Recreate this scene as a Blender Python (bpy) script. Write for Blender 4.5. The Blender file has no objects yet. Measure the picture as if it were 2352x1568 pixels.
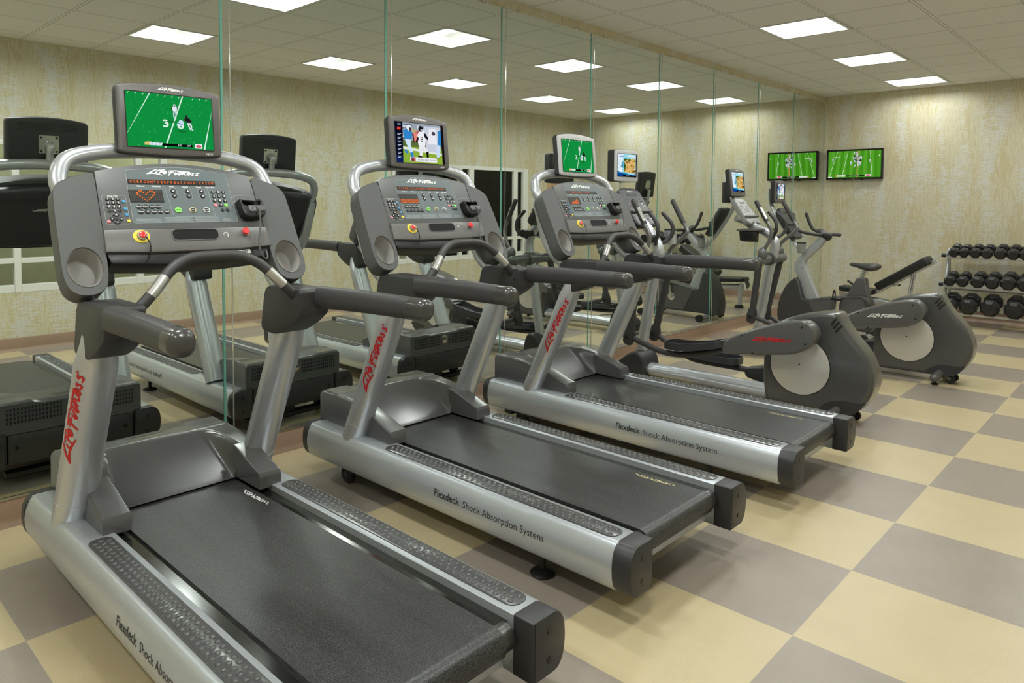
import bpy, bmesh, math, random
from math import sin, cos, pi, radians, hypot, atan2
from mathutils import Vector, Matrix
random.seed(7)
C = bpy.context
COL = C.scene.collection
SC = C.scene

# ------------------------------------------------------------------ camera
YAW, PIT, ROL, FPX, CX, CY = 0.7633, -0.0479, 0.0060, 1650.14, 1132.07, 544.75
CAM = Vector((-2.442, -3.772, 1.472))
fw = Vector((cos(YAW)*cos(PIT), sin(YAW)*cos(PIT), sin(PIT)))
rt = Vector((sin(YAW), -cos(YAW), 0.0)); up = rt.cross(fw)
r2 = rt*cos(ROL) + up*sin(ROL); u2 = -rt*sin(ROL) + up*cos(ROL)
cd = bpy.data.cameras.new('camera'); cam = bpy.data.objects.new('camera', cd); COL.objects.link(cam)
cd.sensor_fit = 'HORIZONTAL'; cd.sensor_width = 36.0; cd.lens = FPX/2352*36.0
cd.shift_x = (1176-CX)/2352; cd.shift_y = (CY-784)/2352; cd.clip_start = 0.05
mw = Matrix.Identity(4)
for i, a in enumerate((r2, u2, -fw)):
    for k in range(3): mw[k][i] = a[k]
mw.translation = CAM
cam.matrix_world = mw
SC.camera = cam

# ------------------------------------------------------------------ world, exposure, light strengths
w = bpy.data.worlds.new('world'); SC.world = w; w.use_nodes = True
w.node_tree.nodes['Background'].inputs[0].default_value = (0.9, 0.95, 1.0, 1)
w.node_tree.nodes['Background'].inputs[1].default_value = 0.02
vs = SC.view_settings
vs.view_transform = 'Standard'; vs.look = 'None'; vs.gamma = 1.0; vs.use_curve_mapping = False
vs.exposure = 0.0
LAMP = 57.0           # strength of the troffer diffusers
LAMPK = {-11: 1.3, -8: 1.3, -5: 1.08, -2: .92, 1: .92, 4: .98, 7: .78}   # invented per-column gain: brightens the near end, dims the far wall
SCR = 1.0             # strength of the screens

# room numbers (metres): mirror wall y=0, far wall x=XF, back wall y=YB
XF, XN, YB, H = 8.434, -4.4, -4.40, 3.027
TS, GX, GY = 0.6158, 3.176, -1.0
FT = 0.6096

# ------------------------------------------------------------------ materials
MATS = {}
def principled(name):
    m = bpy.data.materials.new(name); m.use_nodes = True
    return m, m.node_tree, m.node_tree.nodes['Principled BSDF']
def mat(name, col, rough=0.5, metal=0.0, spec=0.5, coat=0.0, noise=0.0, nscale=60.0, bump=0.0, bscale=300.0, trans=0.0):
    if name in MATS: return MATS[name]
    m, t, b = principled(name)
    b.inputs['Base Color'].default_value = (*col, 1); b.inputs['Roughness'].default_value = rough
    b.inputs['Metallic'].default_value = metal; b.inputs['Specular IOR Level'].default_value = spec
    b.inputs['Coat Weight'].default_value = coat; b.inputs['Coat Roughness'].default_value = 0.15
    b.inputs['Transmission Weight'].default_value = trans
    N = t.nodes
    tc = N.new('ShaderNodeTexCoord')
    nz = N.new('ShaderNodeTexNoise'); nz.inputs['Scale'].default_value = nscale; nz.inputs['Detail'].default_value = 3
    t.links.new(tc.outputs['Object'], nz.inputs['Vector'])
    mx = N.new('ShaderNodeMix'); mx.data_type = 'RGBA'
    k = noise if noise else 0.04
    mx.inputs['A'].default_value = (*[c*(1-k) for c in col], 1); mx.inputs['B'].default_value = (*[min(1, c*(1+k)) for c in col], 1)
    t.links.new(nz.outputs['Fac'], mx.inputs['Factor']); t.links.new(mx.outputs['Result'], b.inputs['Base Color'])
    if bump:
        n2 = N.new('ShaderNodeTexNoise'); n2.inputs['Scale'].default_value = bscale; n2.inputs['Detail'].default_value = 2
        t.links.new(tc.outputs['Object'], n2.inputs['Vector'])
        bp = N.new('ShaderNodeBump'); bp.inputs['Strength'].default_value = bump; bp.inputs['Distance'].default_value = 0.002
        t.links.new(n2.outputs['Fac'], bp.inputs['Height']); t.links.new(bp.outputs['Normal'], b.inputs['Normal'])
    MATS[name] = m
    return m
def emis(name, col, strength):
    if name in MATS: return MATS[name]
    m = bpy.data.materials.new(name); m.use_nodes = True; t = m.node_tree
    for n in list(t.nodes): t.nodes.remove(n)
    o = t.nodes.new('ShaderNodeOutputMaterial'); e = t.nodes.new('ShaderNodeEmission')
    e.inputs[0].default_value = (*col, 1); e.inputs[1].default_value = strength
    t.links.new(e.outputs[0], o.inputs[0]); MATS[name] = m
    return m
def srgb(r, g, b):
    f = lambda c: (c/255/12.92) if c/255 <= .04045 else ((c/255+.055)/1.055)**2.4
    return (f(r), f(g), f(b))
def scr(r, g, b):          # a screen colour, given as seen
    return emis('screen_%02x%02x%02x' % (r, g, b), srgb(r, g, b), SCR)

SILVER = mat('silver_paint', (.53, .56, .60), .32, .55, noise=.03)
SILVER2 = mat('silver_tube', (.57, .59, .63), .30, .65, noise=.03)
CHROME = mat('bright_metal', (.75, .75, .74), .18, 1.0)
GREY = mat('console_grey', (.082, .083, .083), .42, bump=.12, bscale=900)
GREYL = mat('trim_grey', (.125, .12, .116), .38)
HOOD = mat('hood_grey', (.085, .085, .087), .30, coat=.30, bump=.03, bscale=700)
TVB = mat('bezel_grey', (.13, .12, .118), .34)
DARK = mat('dark_plastic', (.030, .029, .031), .42)
DARK2 = mat('grip_plastic', (.045, .042, .044), .48, bump=.15, bscale=900)
BLACK = mat('black_plastic', (.010, .010, .011), .35)
RUBBER = mat('black_rubber', (.012, .012, .012), .7)
CUP = mat('cup_grey', (.40, .38, .36), .4)
PAD = mat('pad_rubber', (.062, .062, .064), .30, coat=.45)
DECK = mat('deck_black', (.012, .012, .011), .12, coat=.4)
PANEL = mat('overlay_blue_grey', (.125, .15, .16), .40)
ELL = mat('shroud_grey', (.060, .060, .061), .30, coat=.6)
ELLC = mat('arm_cover_grey', (.125, .122, .12), .30, .3, coat=.2)
DISC = mat('disc_silver', (.62, .61, .59), .34, .35)
RED = mat('logo_red', (.60, .012, .018), .4)
WHITE = mat('print_white', (.85, .85, .84), .4)
GOLD = mat('print_gold', (.62, .52, .30), .4)
INK = mat('print_ink', (.03, .03, .03), .5)
BTNRED = mat('button_red', (.75, .03, .03), .25, coat=.5)
YELLOW = mat('ring_yellow', (.85, .65, .04), .35)
BTN = mat('button_black', (.012, .012, .013), .35)
VINYL = mat('black_vinyl', (.014, .014, .014), .38, bump=.1, bscale=500)
IRON = mat('dumbbell_rubber', (.016, .015, .016), .36)
FRAMEW = mat('window_white', (.78, .78, .74), .4)
LEDO = emis('led_orange', (1.0, .20, .03), 1.2)
LEDD = mat('led_off', (.06, .05, .04), .5)
BLUEK = mat('key_blue', (.06, .30, .55), .3)
GREENK = mat('key_green', (.25, .70, .12), .3)
PINKK = mat('key_pink', (.75, .25, .28), .3)

def belt_mat():
    m, t, b = principled('belt_rubber'); N = t.nodes
    tc = N.new('ShaderNodeTexCoord')
    n1 = N.new('ShaderNodeTexNoise'); n1.inputs['Scale'].default_value = 300; n1.inputs['Detail'].default_value = 2
    mp = N.new('ShaderNodeMapping'); mp.inputs['Scale'].default_value = (14, 1.2, 14)
    n2 = N.new('ShaderNodeTexNoise'); n2.inputs['Scale'].default_value = 1.0; n2.inputs['Detail'].default_value = 4
    t.links.new(tc.outputs['Object'], n1.inputs['Vector']); t.links.new(tc.outputs['Object'], mp.inputs['Vector']); t.links.new(mp.outputs[0], n2.inputs['Vector'])
    r = N.new('ShaderNodeValToRGB'); r.color_ramp.elements[0].position = .40; r.color_ramp.elements[1].position = .70
    r.color_ramp.elements[0].color = (.010, .010, .011, 1); r.color_ramp.elements[1].color = (.075, .074, .073, 1)
    t.links.new(n1.outputs['Fac'], r.inputs[0])
    mx = N.new('ShaderNodeMix'); mx.data_type = 'RGBA'; mx.blend_type = 'MULTIPLY'; mx.inputs['Factor'].default_value = .5
    r2_ = N.new('ShaderNodeValToRGB'); r2_.color_ramp.elements[0].position = .3; r2_.color_ramp.elements[0].color = (.5, .5, .5, 1); r2_.color_ramp.elements[1].position = .7; r2_.color_ramp.elements[1].color = (1.3, 1.3, 1.3, 1)
    t.links.new(n2.outputs['Fac'], r2_.inputs[0]); t.links.new(r.outputs[0], mx.inputs['A']); t.links.new(r2_.outputs[0], mx.inputs['B'])
    t.links.new(mx.outputs['Result'], b.inputs['Base Color'])
    b.inputs['Roughness'].default_value = .34
    bp = N.new('ShaderNodeBump'); bp.inputs['Strength'].default_value = .35; bp.inputs['Distance'].default_value = .0015
    t.links.new(n1.outputs['Fac'], bp.inputs['Height']); t.links.new(bp.outputs[0], b.inputs['Normal'])
    return m
BELT = belt_mat()

def floor_mat():
    m, t, b = principled('checker_floor'); N = t.nodes
    tc = N.new('ShaderNodeTexCoord'); mp = N.new('ShaderNodeMapping')
    mp.inputs['Location'].default_value = (0.0, 2.866/FT, .5); mp.inputs['Scale'].default_value = (1/FT, 1/FT, 0)
    ck = N.new('ShaderNodeTexChecker'); ck.inputs['Scale'].default_value = 1.0
    t.links.new(tc.outputs['Object'], mp.inputs[0]); t.links.new(mp.outputs[0], ck.inputs[0])
    n0 = N.new('ShaderNodeTexNoise'); n0.inputs['Scale'].default_value = 5; n0.inputs['Detail'].default_value = 5
    t.links.new(tc.outputs['Object'], n0.inputs[0])
    cols = []
    for a, c in ((srgb(202, 186, 150), srgb(188, 171, 135)), (srgb(158, 147, 135), srgb(142, 131, 121))):
        x = N.new('ShaderNodeMix'); x.data_type = 'RGBA'; x.inputs['A'].default_value = (*a, 1); x.inputs['B'].default_value = (*c, 1)
        t.links.new(n0.outputs['Fac'], x.inputs['Factor']); cols.append(x)
    t.links.new(cols[0].outputs['Result'], ck.inputs['Color1']); t.links.new(cols[1].outputs['Result'], ck.inputs['Color2'])
    t.links.new(ck.outputs['Color'], b.inputs['Base Color'])
    vo = N.new('ShaderNodeTexNoise'); vo.inputs['Scale'].default_value = 170; vo.inputs['Detail'].default_value = 2
    t.links.new(tc.outputs['Object'], vo.inputs[0])
    bp = N.new('ShaderNodeBump'); bp.inputs['Strength'].default_value = .25; bp.inputs['Distance'].default_value = .003
    t.links.new(vo.outputs['Fac'], bp.inputs['Height']); t.links.new(bp.outputs[0], b.inputs['Normal'])
    b.inputs['Roughness'].default_value = .30; b.inputs['Specular IOR Level'].default_value = .5
    return m
def wallpaper(name, along):        # along: which axis runs along the wall (0=x, 1=y)
    m, t, b = principled(name); N = t.nodes
    tc = N.new('ShaderNodeTexCoord'); sp = N.new('ShaderNodeSeparateXYZ'); t.links.new(tc.outputs['Object'], sp.inputs[0])
    cb = N.new('ShaderNodeCombineXYZ'); t.links.new(sp.outputs[along], cb.inputs[0]); t.links.new(sp.outputs[2], cb.inputs[1])
    def noise(sx, sy, det, off=0.0):
        mp = N.new('ShaderNodeMapping'); mp.inputs['Scale'].default_value = (sx, sy, 1); mp.inputs['Location'].default_value = (off, off*.7, off)
        n = N.new('ShaderNodeTexNoise'); n.inputs['Scale'].default_value = 1; n.inputs['Detail'].default_value = det
        t.links.new(cb.outputs[0], mp.inputs[0]); t.links.new(mp.outputs[0], n.inputs[0]); return n.outputs['Fac']
    def ramp(f, p0, p1, a=0.0, c=1.0):
        r = N.new('ShaderNodeMapRange'); r.inputs[1].default_value = p0; r.inputs[2].default_value = p1; r.inputs[3].default_value = a; r.inputs[4].default_value = c
        t.links.new(f, r.inputs[0]); return r.outputs[0]
    def mth(op, a, c):
        q = N.new('ShaderNodeMath'); q.operation = op
        for i, v in enumerate((a, c)):
            if isinstance(v, (int, float)): q.inputs[i].default_value = v
            else: t.links.new(v, q.inputs[i])
        return q.outputs[0]
    def mix(f, a, c):
        q = N.new('ShaderNodeMix'); q.data_type = 'RGBA'
        t.links.new(f, q.inputs['Factor'])
        for k, v in (('A', a), ('B', c)):
            if isinstance(v, tuple): q.inputs[k].default_value = (*v, 1)
            else: t.links.new(v, q.inputs[k])
        return q.outputs['Result']
    def cell(nx, nz, jit):           # crisp random dashes: one value per small cell, rows shifted against each other
        row = mth('FLOOR', mth('MULTIPLY', sp.outputs[2], nz), 0.0); col = mth('MULTIPLY', sp.outputs[along], nx)
        w1 = N.new('ShaderNodeTexWhiteNoise'); w1.noise_dimensions = '1D'; t.links.new(row if jit == 0 else mth('FLOOR', col, 0.0), w1.inputs['W'])
        a = mth('FLOOR', mth('ADD', col, w1.outputs['Value']), 0.0) if jit == 0 else mth('FLOOR', col, 0.0)
        r_ = row if jit == 0 else mth('FLOOR', mth('ADD', mth('MULTIPLY', sp.outputs[2], nz), w1.outputs['Value']), 0.0)
        c2 = N.new('ShaderNodeCombineXYZ'); t.links.new(a, c2.inputs[0]); t.links.new(r_, c2.inputs[1])
        w2 = N.new('ShaderNodeTexWhiteNoise'); w2.noise_dimensions = '2D'; t.links.new(c2.outputs[0], w2.inputs['Vector']); return w2.outputs['Value']
    patch = ramp(noise(4.2, .9, 2), .47, .66, 0.0, .85); patch2 = ramp(noise(4.8, 1.0, 2, 9.1), .44, .66, 0.0, .8)
    weave = ramp(noise(260, 30, 1, 4.4), .35, .65)
    base = mix(weave, srgb(198, 190, 160), srgb(208, 202, 177))
    v1 = cell(90, 11, 1); h1 = cell(15, 115, 0); v2 = cell(70, 16, 1)
    base = mix(mth('MULTIPLY', mth('LESS_THAN', v2, .30), .35), base, srgb(216, 210, 184))
    base = mix(mth('MULTIPLY', mth('LESS_THAN', v1, patch2), .42), base, srgb(190, 172, 118))
    base = mix(mth('MULTIPLY', mth('LESS_THAN', h1, patch), .44), base, srgb(214, 217, 224))
    t.links.new(base, b.inputs['Base Color']); b.inputs['Roughness'].default_value = .55
    return m
def ceil_mat():
    m, t, b = principled('ceiling_tile'); N = t.nodes
    tc = N.new('ShaderNodeTexCoord'); sp = N.new('ShaderNodeSeparateXYZ'); t.links.new(tc.outputs['Object'], sp.inputs[0])
    def mth(op, a, c=None):
        q = N.new('ShaderNodeMath'); q.operation = op
        for i, v in enumerate((a, c)):
            if v is None: continue
            if isinstance(v, (int, float)): q.inputs[i].default_value = v
            else: t.links.new(v, q.inputs[i])
        return q.outputs[0]
    ds = []
    for k, o in ((0, GX), (1, GY)):
        f = mth('FRACT', mth('MULTIPLY', mth('SUBTRACT', sp.outputs[k], o-TS*40), 1/TS))
        ds.append(mth('MINIMUM', f, mth('SUBTRACT', 1.0, f)))
    d = mth('MINIMUM', ds[0], ds[1])
    bar = mth('LESS_THAN', d, .0150); gap = mth('LESS_THAN', d, .0235)
    x1 = N.new('ShaderNodeMix'); x1.data_type = 'RGBA'; x1.inputs['A'].default_value = (.80, .79, .75, 1); x1.inputs['B'].default_value = (.30, .29, .26, 1)
    t.links.new(gap, x1.inputs['Factor'])
    x2 = N.new('ShaderNodeMix'); x2.data_type = 'RGBA'; x2.inputs['B'].default_value = (.82, .81, .77, 1)
    t.links.new(x1.outputs['Result'], x2.inputs['A']); t.links.new(bar, x2.inputs['Factor'])
    t.links.new(x2.outputs['Result'], b.inputs['Base Color']); b.inputs['Roughness'].default_value = .85
    n = N.new('ShaderNodeTexNoise'); n.inputs['Scale'].default_value = 180; t.links.new(tc.outputs['Object'], n.inputs[0])
    bp = N.new('ShaderNodeBump'); bp.inputs['Strength'].default_value = .3; bp.inputs['Distance'].default_value = .002
    t.links.new(n.outputs['Fac'], bp.inputs['Height']); t.links.new(bp.outputs[0], b.inputs['Normal'])
    return m
def mirror_mat():
    m = bpy.data.materials.new('mirror_silver'); m.use_nodes = True; t = m.node_tree
    b = t.nodes['Principled BSDF']; b.inputs['Base Color'].default_value = (.83, .875, .835, 1); b.inputs['Metallic'].default_value = 1; b.inputs['Roughness'].default_value = 0.0
    return m
def glass_mat():
    m = bpy.data.materials.new('window_glass'); m.use_nodes = True; t = m.node_tree
    for n in list(t.nodes): t.nodes.remove(n)
    o = t.nodes.new('ShaderNodeOutputMaterial'); mx = t.nodes.new('ShaderNodeMixShader'); tr = t.nodes.new('ShaderNodeBsdfTransparent'); g = t.nodes.new('ShaderNodeBsdfGlossy'); fr = t.nodes.new('ShaderNodeFresnel')
    tr.inputs[0].default_value = (.82, .85, .80, 1); g.inputs['Roughness'].default_value = 0.02
    t.links.new(fr.outputs[0], mx.inputs[0]); t.links.new(tr.outputs[0], mx.inputs[1]); t.links.new(g.outputs[0], mx.inputs[2]); t.links.new(mx.outputs[0], o.inputs[0])
    return m
FLOOR = floor_mat(); WALLX = wallpaper('wallpaper_along', 0); WALLY = wallpaper('wallpaper_across', 1); CEIL = ceil_mat()
MIRROR = mirror_mat(); GLASS = glass_mat()
BASEB = mat('baseboard_brown', srgb(150, 124, 104), .42, noise=.06)
GEDGE = mat('glass_edge_green', (.16, .42, .34), .12, spec=.8)
BEVEL = mat('glass_bevel', (.66, .70, .64), .08, .6)

# ------------------------------------------------------------------ mesh helpers
class MB:
    def __init__(s): s.v = []; s.f = []; s.mi = []; s.ms = []
    def add(s, vf, m, xf=None):
        v, f = vf
        if m not in s.ms: s.ms.append(m)
        k = s.ms.index(m); o = len(s.v)
        s.v += [xf(p) for p in v] if xf else [tuple(p) for p in v]
        s.f += [tuple(i+o for i in q) for q in f]; s.mi += [k]*len(f)
        return s
    def build(s, name, parent=None, sharp=38, bevel=0.0, label=None, flat=False):
        me = bpy.data.meshes.new(name); me.from_pydata(s.v, [], s.f)
        for m in s.ms: me.materials.append(m)
        me.polygons.foreach_set('material_index', s.mi)
        if not flat:
            bm = bmesh.new(); bm.from_mesh(me)
            bmesh.ops.recalc_face_normals(bm, faces=bm.faces); bm.to_mesh(me); bm.free()
            me.polygons.foreach_set('use_smooth', [True]*len(me.polygons))
            me.set_sharp_from_angle(angle=radians(sharp))
        me.update()
        o = bpy.data.objects.new(name, me); COL.objects.link(o)
        if parent: o.parent = parent
        if bevel:
            b = o.modifiers.new('bevel', 'BEVEL'); b.width = bevel; b.segments = 2; b.limit_method = 'ANGLE'; b.angle_limit = radians(40)
        if label: o['label'] = label
        return o
def part(name, vf, m, parent, xf=None, **k): return MB().add(vf, m, xf).build(name, parent, **k)
def thing(name, label, cat, loc=(0, 0, 0), rz=0.0, group=None):
    o = bpy.data.objects.new(name, None); COL.objects.link(o); o.location = loc; o.rotation_euler = (0, 0, rz)
    o.empty_display_size = .1
    o['label'] = label; o['category'] = cat
    if group: o['group'] = group
    return o
def tag(o, label, cat, group=None):
    o['label'] = label; o['category'] = cat
    if group: o['group'] = group
    return o
def struct(o): o['kind'] = 'structure'; return o

def loft(rings, c0=True, c1=True, closed=True):
    n = len(rings[0]); v = [tuple(p) for r in rings for p in r]; f = []
    for k in range(len(rings)-1):
        for i in range(n if closed else n-1):
            j = (i+1) % n
            f.append((k*n+i, k*n+j, (k+1)*n+j, (k+1)*n+i))
    if c0: f.append(tuple(range(n-1, -1, -1)))
    if c1: f.append(tuple((len(rings)-1)*n+i for i in range(n)))
    return v, f
def box(x0, x1, y0, y1, z0, z1):
    return loft([[(x0, y0, z), (x1, y0, z), (x1, y1, z), (x0, y1, z)] for z in (z0, z1)])
def join(*vfs):
    v = []; f = []
    for a, b in vfs:
        o = len(v); v += list(a); f += [tuple(i+o for i in q) for q in b]
    return v, f
def spline(pts, k=6):
    P = [Vector(p) for p in pts]; out = []
    for i in range(len(P)-1):
        p0 = P[max(i-1, 0)]; p1 = P[i]; p2 = P[i+1]; p3 = P[min(i+2, len(P)-1)]
        for j in range(k):
            t = j/k
            out.append(.5*((2*p1) + (p2-p0)*t + (2*p0-5*p1+4*p2-p3)*t*t + (3*p1-p0-3*p2+p3)*t*t*t))
    out.append(P[-1]); return out
def tube(path, r, n=14, side=None, round_end=(False, False), sq=1.0):
    """r: number, (rs, rt) or list of those; side: reference vector for the first radius"""
    P = [Vector(p) for p in path]; rings = []
    sd = Vector(side) if side else None
    m = len(P)
    prev = None
    for i in range(m):
        t = (P[min(i+1, m-1)] - P[max(i-1, 0)]).normalized()
        if sd is not None: a = sd - t*sd.dot(t)
        elif prev is not None: a = prev - t*prev.dot(t)
        else:
            a = Vector((0, 0, 1)) if abs(t.z) < .9 else Vector((1, 0, 0)); a = a - t*a.dot(t)
        a.normalize(); prev = a; b = t.cross(a)
        q = r[i] if isinstance(r, list) else r
        ra, rb = q if isinstance(q, tuple) else (q, q)
        se = lambda q: math.copysign(abs(q)**sq, q)
        rings.append([P[i] + a*ra*se(cos(2*pi*k/n)) + b*rb*se(sin(2*pi*k/n)) for k in range(n)])
    def dome(ring, cdir):
        c = sum((Vector(p) for p in ring), Vector())/n; rr = min((Vector(p)-c).length for p in ring)*.8; o = []
        for q in (.35, .65, .88, .98):
            h = rr*q; s = math.sqrt(max(0, 1-q*q)); o.append([c + cdir*h + (Vector(p)-c)*s for p in ring])
        return o
    if round_end[1]: rings = rings + dome(rings[-1], (P[-1]-P[-2]).normalized())
    if round_end[0]: rings = dome(rings[0], (P[0]-P[1]).normalized())[::-1] + rings
    return loft(rings)
def lathe(prof, n=24, axis='z', c=(0, 0, 0)):
    """prof: list of (r, h)"""
    rings = []
    for r, h in prof:
        ring = []
        for k in range(n):
            a = 2*pi*k/n; p = (r*cos(a), r*sin(a), h)
            if axis == 'x': p = (p[2], p[0], p[1])
            elif axis == 'y': p = (p[0], p[2], p[1])
            ring.append((p[0]+c[0], p[1]+c[1], p[2]+c[2]))
        rings.append(ring)
    return loft(rings)
def ellipsoid(c, rx, ry, rz, n=18, m=10):
    return lathe([(max(1e-4, sin(pi*k/m)), -cos(pi*k/m)) for k in range(m+1)], n) if False else loft([[(c[0]+rx*max(.02, sin(pi*k/m))*cos(2*pi*i/n), c[1]+ry*max(.02, sin(pi*k/m))*sin(2*pi*i/n), c[2]-rz*cos(pi*k/m)) for i in range(n)] for k in range(m+1)])
def inset(o, d):
    n = len(o); A = sum(o[i][0]*o[(i+1) % n][1]-o[(i+1) % n][0]*o[i][1] for i in range(n)); s = 1 if A > 0 else -1
    out = []
    for i in range(n):
        p = Vector(o[i]); a = (p-Vector(o[i-1])); b = (Vector(o[(i+1) % n])-p)
        if a.length < 1e-9: a = b
        if b.length < 1e-9: b = a
        a.normalize(); b.normalize()
        na = Vector((-a.y, a.x))*s; nb = Vector((-b.y, b.x))*s
        m = na+nb
        if m.length < 1e-6: m = na
        m.normalize(); k = max(.4, m.dot(na))
        q = p + m*(d/k); out.append((q.x, q.y))
    return out
def slab(out, d0, d1, b=0.0, mp=None, b0=None):
    """prism of a 2-D outline between depths d0..d1 with rounded rims; mp(x, y, d) -> 3-D"""
    mp = mp or (lambda x, y, d: (x, y, d))
    b0 = b if b0 is None else b0
    s = 1 if d1 > d0 else -1
    R = []
    def rim(q, d, e):
        n = 5 if q > .012 else 2
        return [(inset(out, q*(1-cos(pi/2*k/n))) if k else out, d-e*q*(1-sin(pi/2*k/n))) for k in range(n+1)]
    if b0: R += rim(b0, d0, -s)[::-1]
    else: R += [(out, d0)]
    if b: R += rim(b, d1, s)
    else: R += [(out, d1)]
    return loft([[mp(x, y, d) for x, y in o] for o, d in R])
def roundpoly(pts, r, n=5):
    out = []; m = len(pts)
    for i in range(m):
        p = Vector(pts[i][:2]); ri = pts[i][2] if len(pts[i]) > 2 else r
        a = Vector(pts[i-1][:2])-p; b = Vector(pts[(i+1) % m][:2])-p
        ri = min(ri, a.length*.48, b.length*.48)
        if ri <= 1e-5: out.append((p.x, p.y)); continue
        A = p+a.normalized()*ri; B = p+b.normalized()*ri
        for k in range(n+1):
            t = k/n; q = A*(1-t)**2 + p*2*t*(1-t) + B*t*t; out.append((q.x, q.y))
    return out
def rrect(cx, cy, w_, h_, r, n=5): return roundpoly([(cx-w_/2, cy-h_/2), (cx+w_/2, cy-h_/2), (cx+w_/2, cy+h_/2), (cx-w_/2, cy+h_/2)], r, n)
def ell(cx, cy, rx, ry, n=28): return [(cx+rx*cos(2*pi*k/n), cy+ry*sin(2*pi*k/n)) for k in range(n)]
def curve2(pts, k=5, closed=False):
    P = pts if not closed else pts
    return [(p.x, p.y) for p in spline([(a, b, 0) for a, b in P], k)]
def ring2(o, wd, mp, d0, d1):
    """thin raised outline line"""
    i = inset(o, wd); n = len(o)
    return loft([[mp(x, y, d0) for x, y in o], [mp(x, y, d1) for x, y in o], [mp(x, y, d1) for x, y in i], [mp(x, y, d0) for x, y in i]], False, False)

_txt = {}
def text(s, size=1.0, shear=0.0, spacing=1.0, bold=0.0):
    """flat lettering, centred, as (verts2d, faces); height of capitals about 0.7*size"""
    key = (s, shear, spacing, bold)
    if key not in _txt:
        cu = bpy.data.curves.new('lettering', 'FONT'); cu.body = s; cu.align_x = 'CENTER'; cu.align_y = 'CENTER'; cu.size = 1.0
        cu.shear = shear; cu.space_character = spacing; cu.offset = bold; cu.resolution_u = 2; cu.fill_mode = 'FRONT'
        o = bpy.data.objects.new('lettering', cu); COL.objects.link(o)
        dg = C.evaluated_depsgraph_get(); me = bpy.data.meshes.new_from_object(o.evaluated_get(dg))
        _txt[key] = ([(p.co.x, p.co.y) for p in me.vertices], [tuple(q.vertices) for q in me.polygons])
        bpy.data.objects.remove(o); bpy.data.curves.remove(cu); bpy.data.meshes.remove(me)
    v, f = _txt[key]
    return [(x*size, y*size) for x, y in v], f
def put(vf, mp, cx=0.0, cy=0.0, d=0.0):
    return [mp(cx+p[0], cy+p[1], d+(p[2] if len(p) > 2 else 0)) for p in vf[0]], vf[1]

def ribbon(pl, wd, taper=1.0, z=0.0):
    P = [Vector((p[0], p[1])) for p in (spline([(a, b, 0) for a, b in pl], 5) if len(pl) > 2 else [(pl[0][0]*(1-k/4)+pl[1][0]*k/4, pl[0][1]*(1-k/4)+pl[1][1]*k/4) for k in range(5)])]
    n = len(P); v = []; f = []
    for i in range(n):
        t = P[min(i+1, n-1)]-P[max(i-1, 0)]
        if t.length < 1e-9: t = Vector((1, 0))
        t.normalize(); q = wd/2*(taper+(1-taper)*min(1, 5*min(i, n-1-i)/n)); nn = Vector((-t.y, t.x))*q
        p = P[i]-t*wd*.3 if i == 0 else (P[i]+t*wd*.3 if i == n-1 else P[i])
        a = p-nn; b = p+nn; v += [(a.x, a.y, z), (b.x, b.y, z)]
        if i: f.append((2*i-2, 2*i, 2*i+1, 2*i-1))
    return v, f
_S = [  # handwritten word mark, as pen strokes (x right, y down, arbitrary units)
 [(500, 285), (380, 335), (120, 485)], [(100, 485), (300, 455), (480, 475), (650, 525)], [(500, 370), (425, 458), (470, 448)], [(530, 332), (640, 298)],
 [(810, 335), (780, 292), (700, 305), (560, 470)], [(610, 395), (720, 380)], [(730, 425), (850, 398), (815, 355), (730, 405), (745, 462), (850, 425)],
 [(950, 335), (1290, 318)], [(1075, 335), (900, 530)], [(940, 398), (1130, 392)],
 [(1215, 390), (1140, 480), (1185, 485), (1300, 400)], [(1430, 330), (1290, 490), (1335, 490), (1440, 415)], [(1290, 352), (1760, 356)],
 [(1490, 390), (1420, 492)], [(1430, 470), (1560, 402), (1540, 488), (1610, 478)], [(1640, 455), (1780, 405), (1725, 385), (1655, 450), (1690, 495), (1800, 440)],
 [(1915, 402), (1850, 415), (1890, 455), (1850, 500), (1795, 490)], [(2090, 402), (2015, 420), (2060, 468), (2020, 510), (1955, 500)], [(2125, 380), (2140, 392)]]
def wordmark(width, wd=46):
    v = []; f = []
    for k, s in enumerate(_S):
        a, b = ribbon([((x-1120)/2050*width, -(y-405)/2050*width) for x, y in s], wd/2050*width, .7, k*.00002); o = len(v); v += a; f += [tuple(i+o for i in q) for q in b]
    return v, f

# ------------------------------------------------------------------ room
struct(part('floor', box(XN, XF, YB, 0.03, -.05, 0), FLOOR, None))
WIN = [(-2.62, .847, [-2.55, -2.30, None, -2.23, -1.15, None, -1.08, -.80]), (4.02, 6.965, None)]
# each window: list of light (pane) spans in x
PANES = [[(-2.30, -2.11), (-2.04, -.96), (-.885, -.625), (-.567, .513), (.581, .776)], [(4.13, 4.28), (4.38, 5.33), (5.40, 5.553), (5.66, 6.605), (6.705, 6.84)]]
EDGES = [(-2.372, .847), (4.01, 6.965)]
Z0, Z1 = .57, 2.06
def wall_back():
    m = MB(); xs = [XN, EDGES[0][0], EDGES[0][1], EDGES[1][0], EDGES[1][1], XF]
    for i in range(5):
        if i in (1, 3):
            m.add(box(xs[i], xs[i+1], YB-.12, YB, 0, Z0), WALLX); m.add(box(xs[i], xs[i+1], YB-.12, YB, Z1, H+.02), WALLX)
        else: m.add(box(xs[i], xs[i+1], YB-.12, YB, 0, H+.02), WALLX)
    struct(m.build('wall_back'))
wall_back()
struct(part('wall_far', box(XF, XF+.1, YB-.12, .13, 0, H+.02), WALLY, None))
struct(part('wall_near', box(XN-.1, XN, YB-.12, .13, 0, H+.02), WALLY, None))
struct(part('wall_mirror', box(XN, XF, .009, .13, 0, H+.02), WALLX, None))
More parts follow.
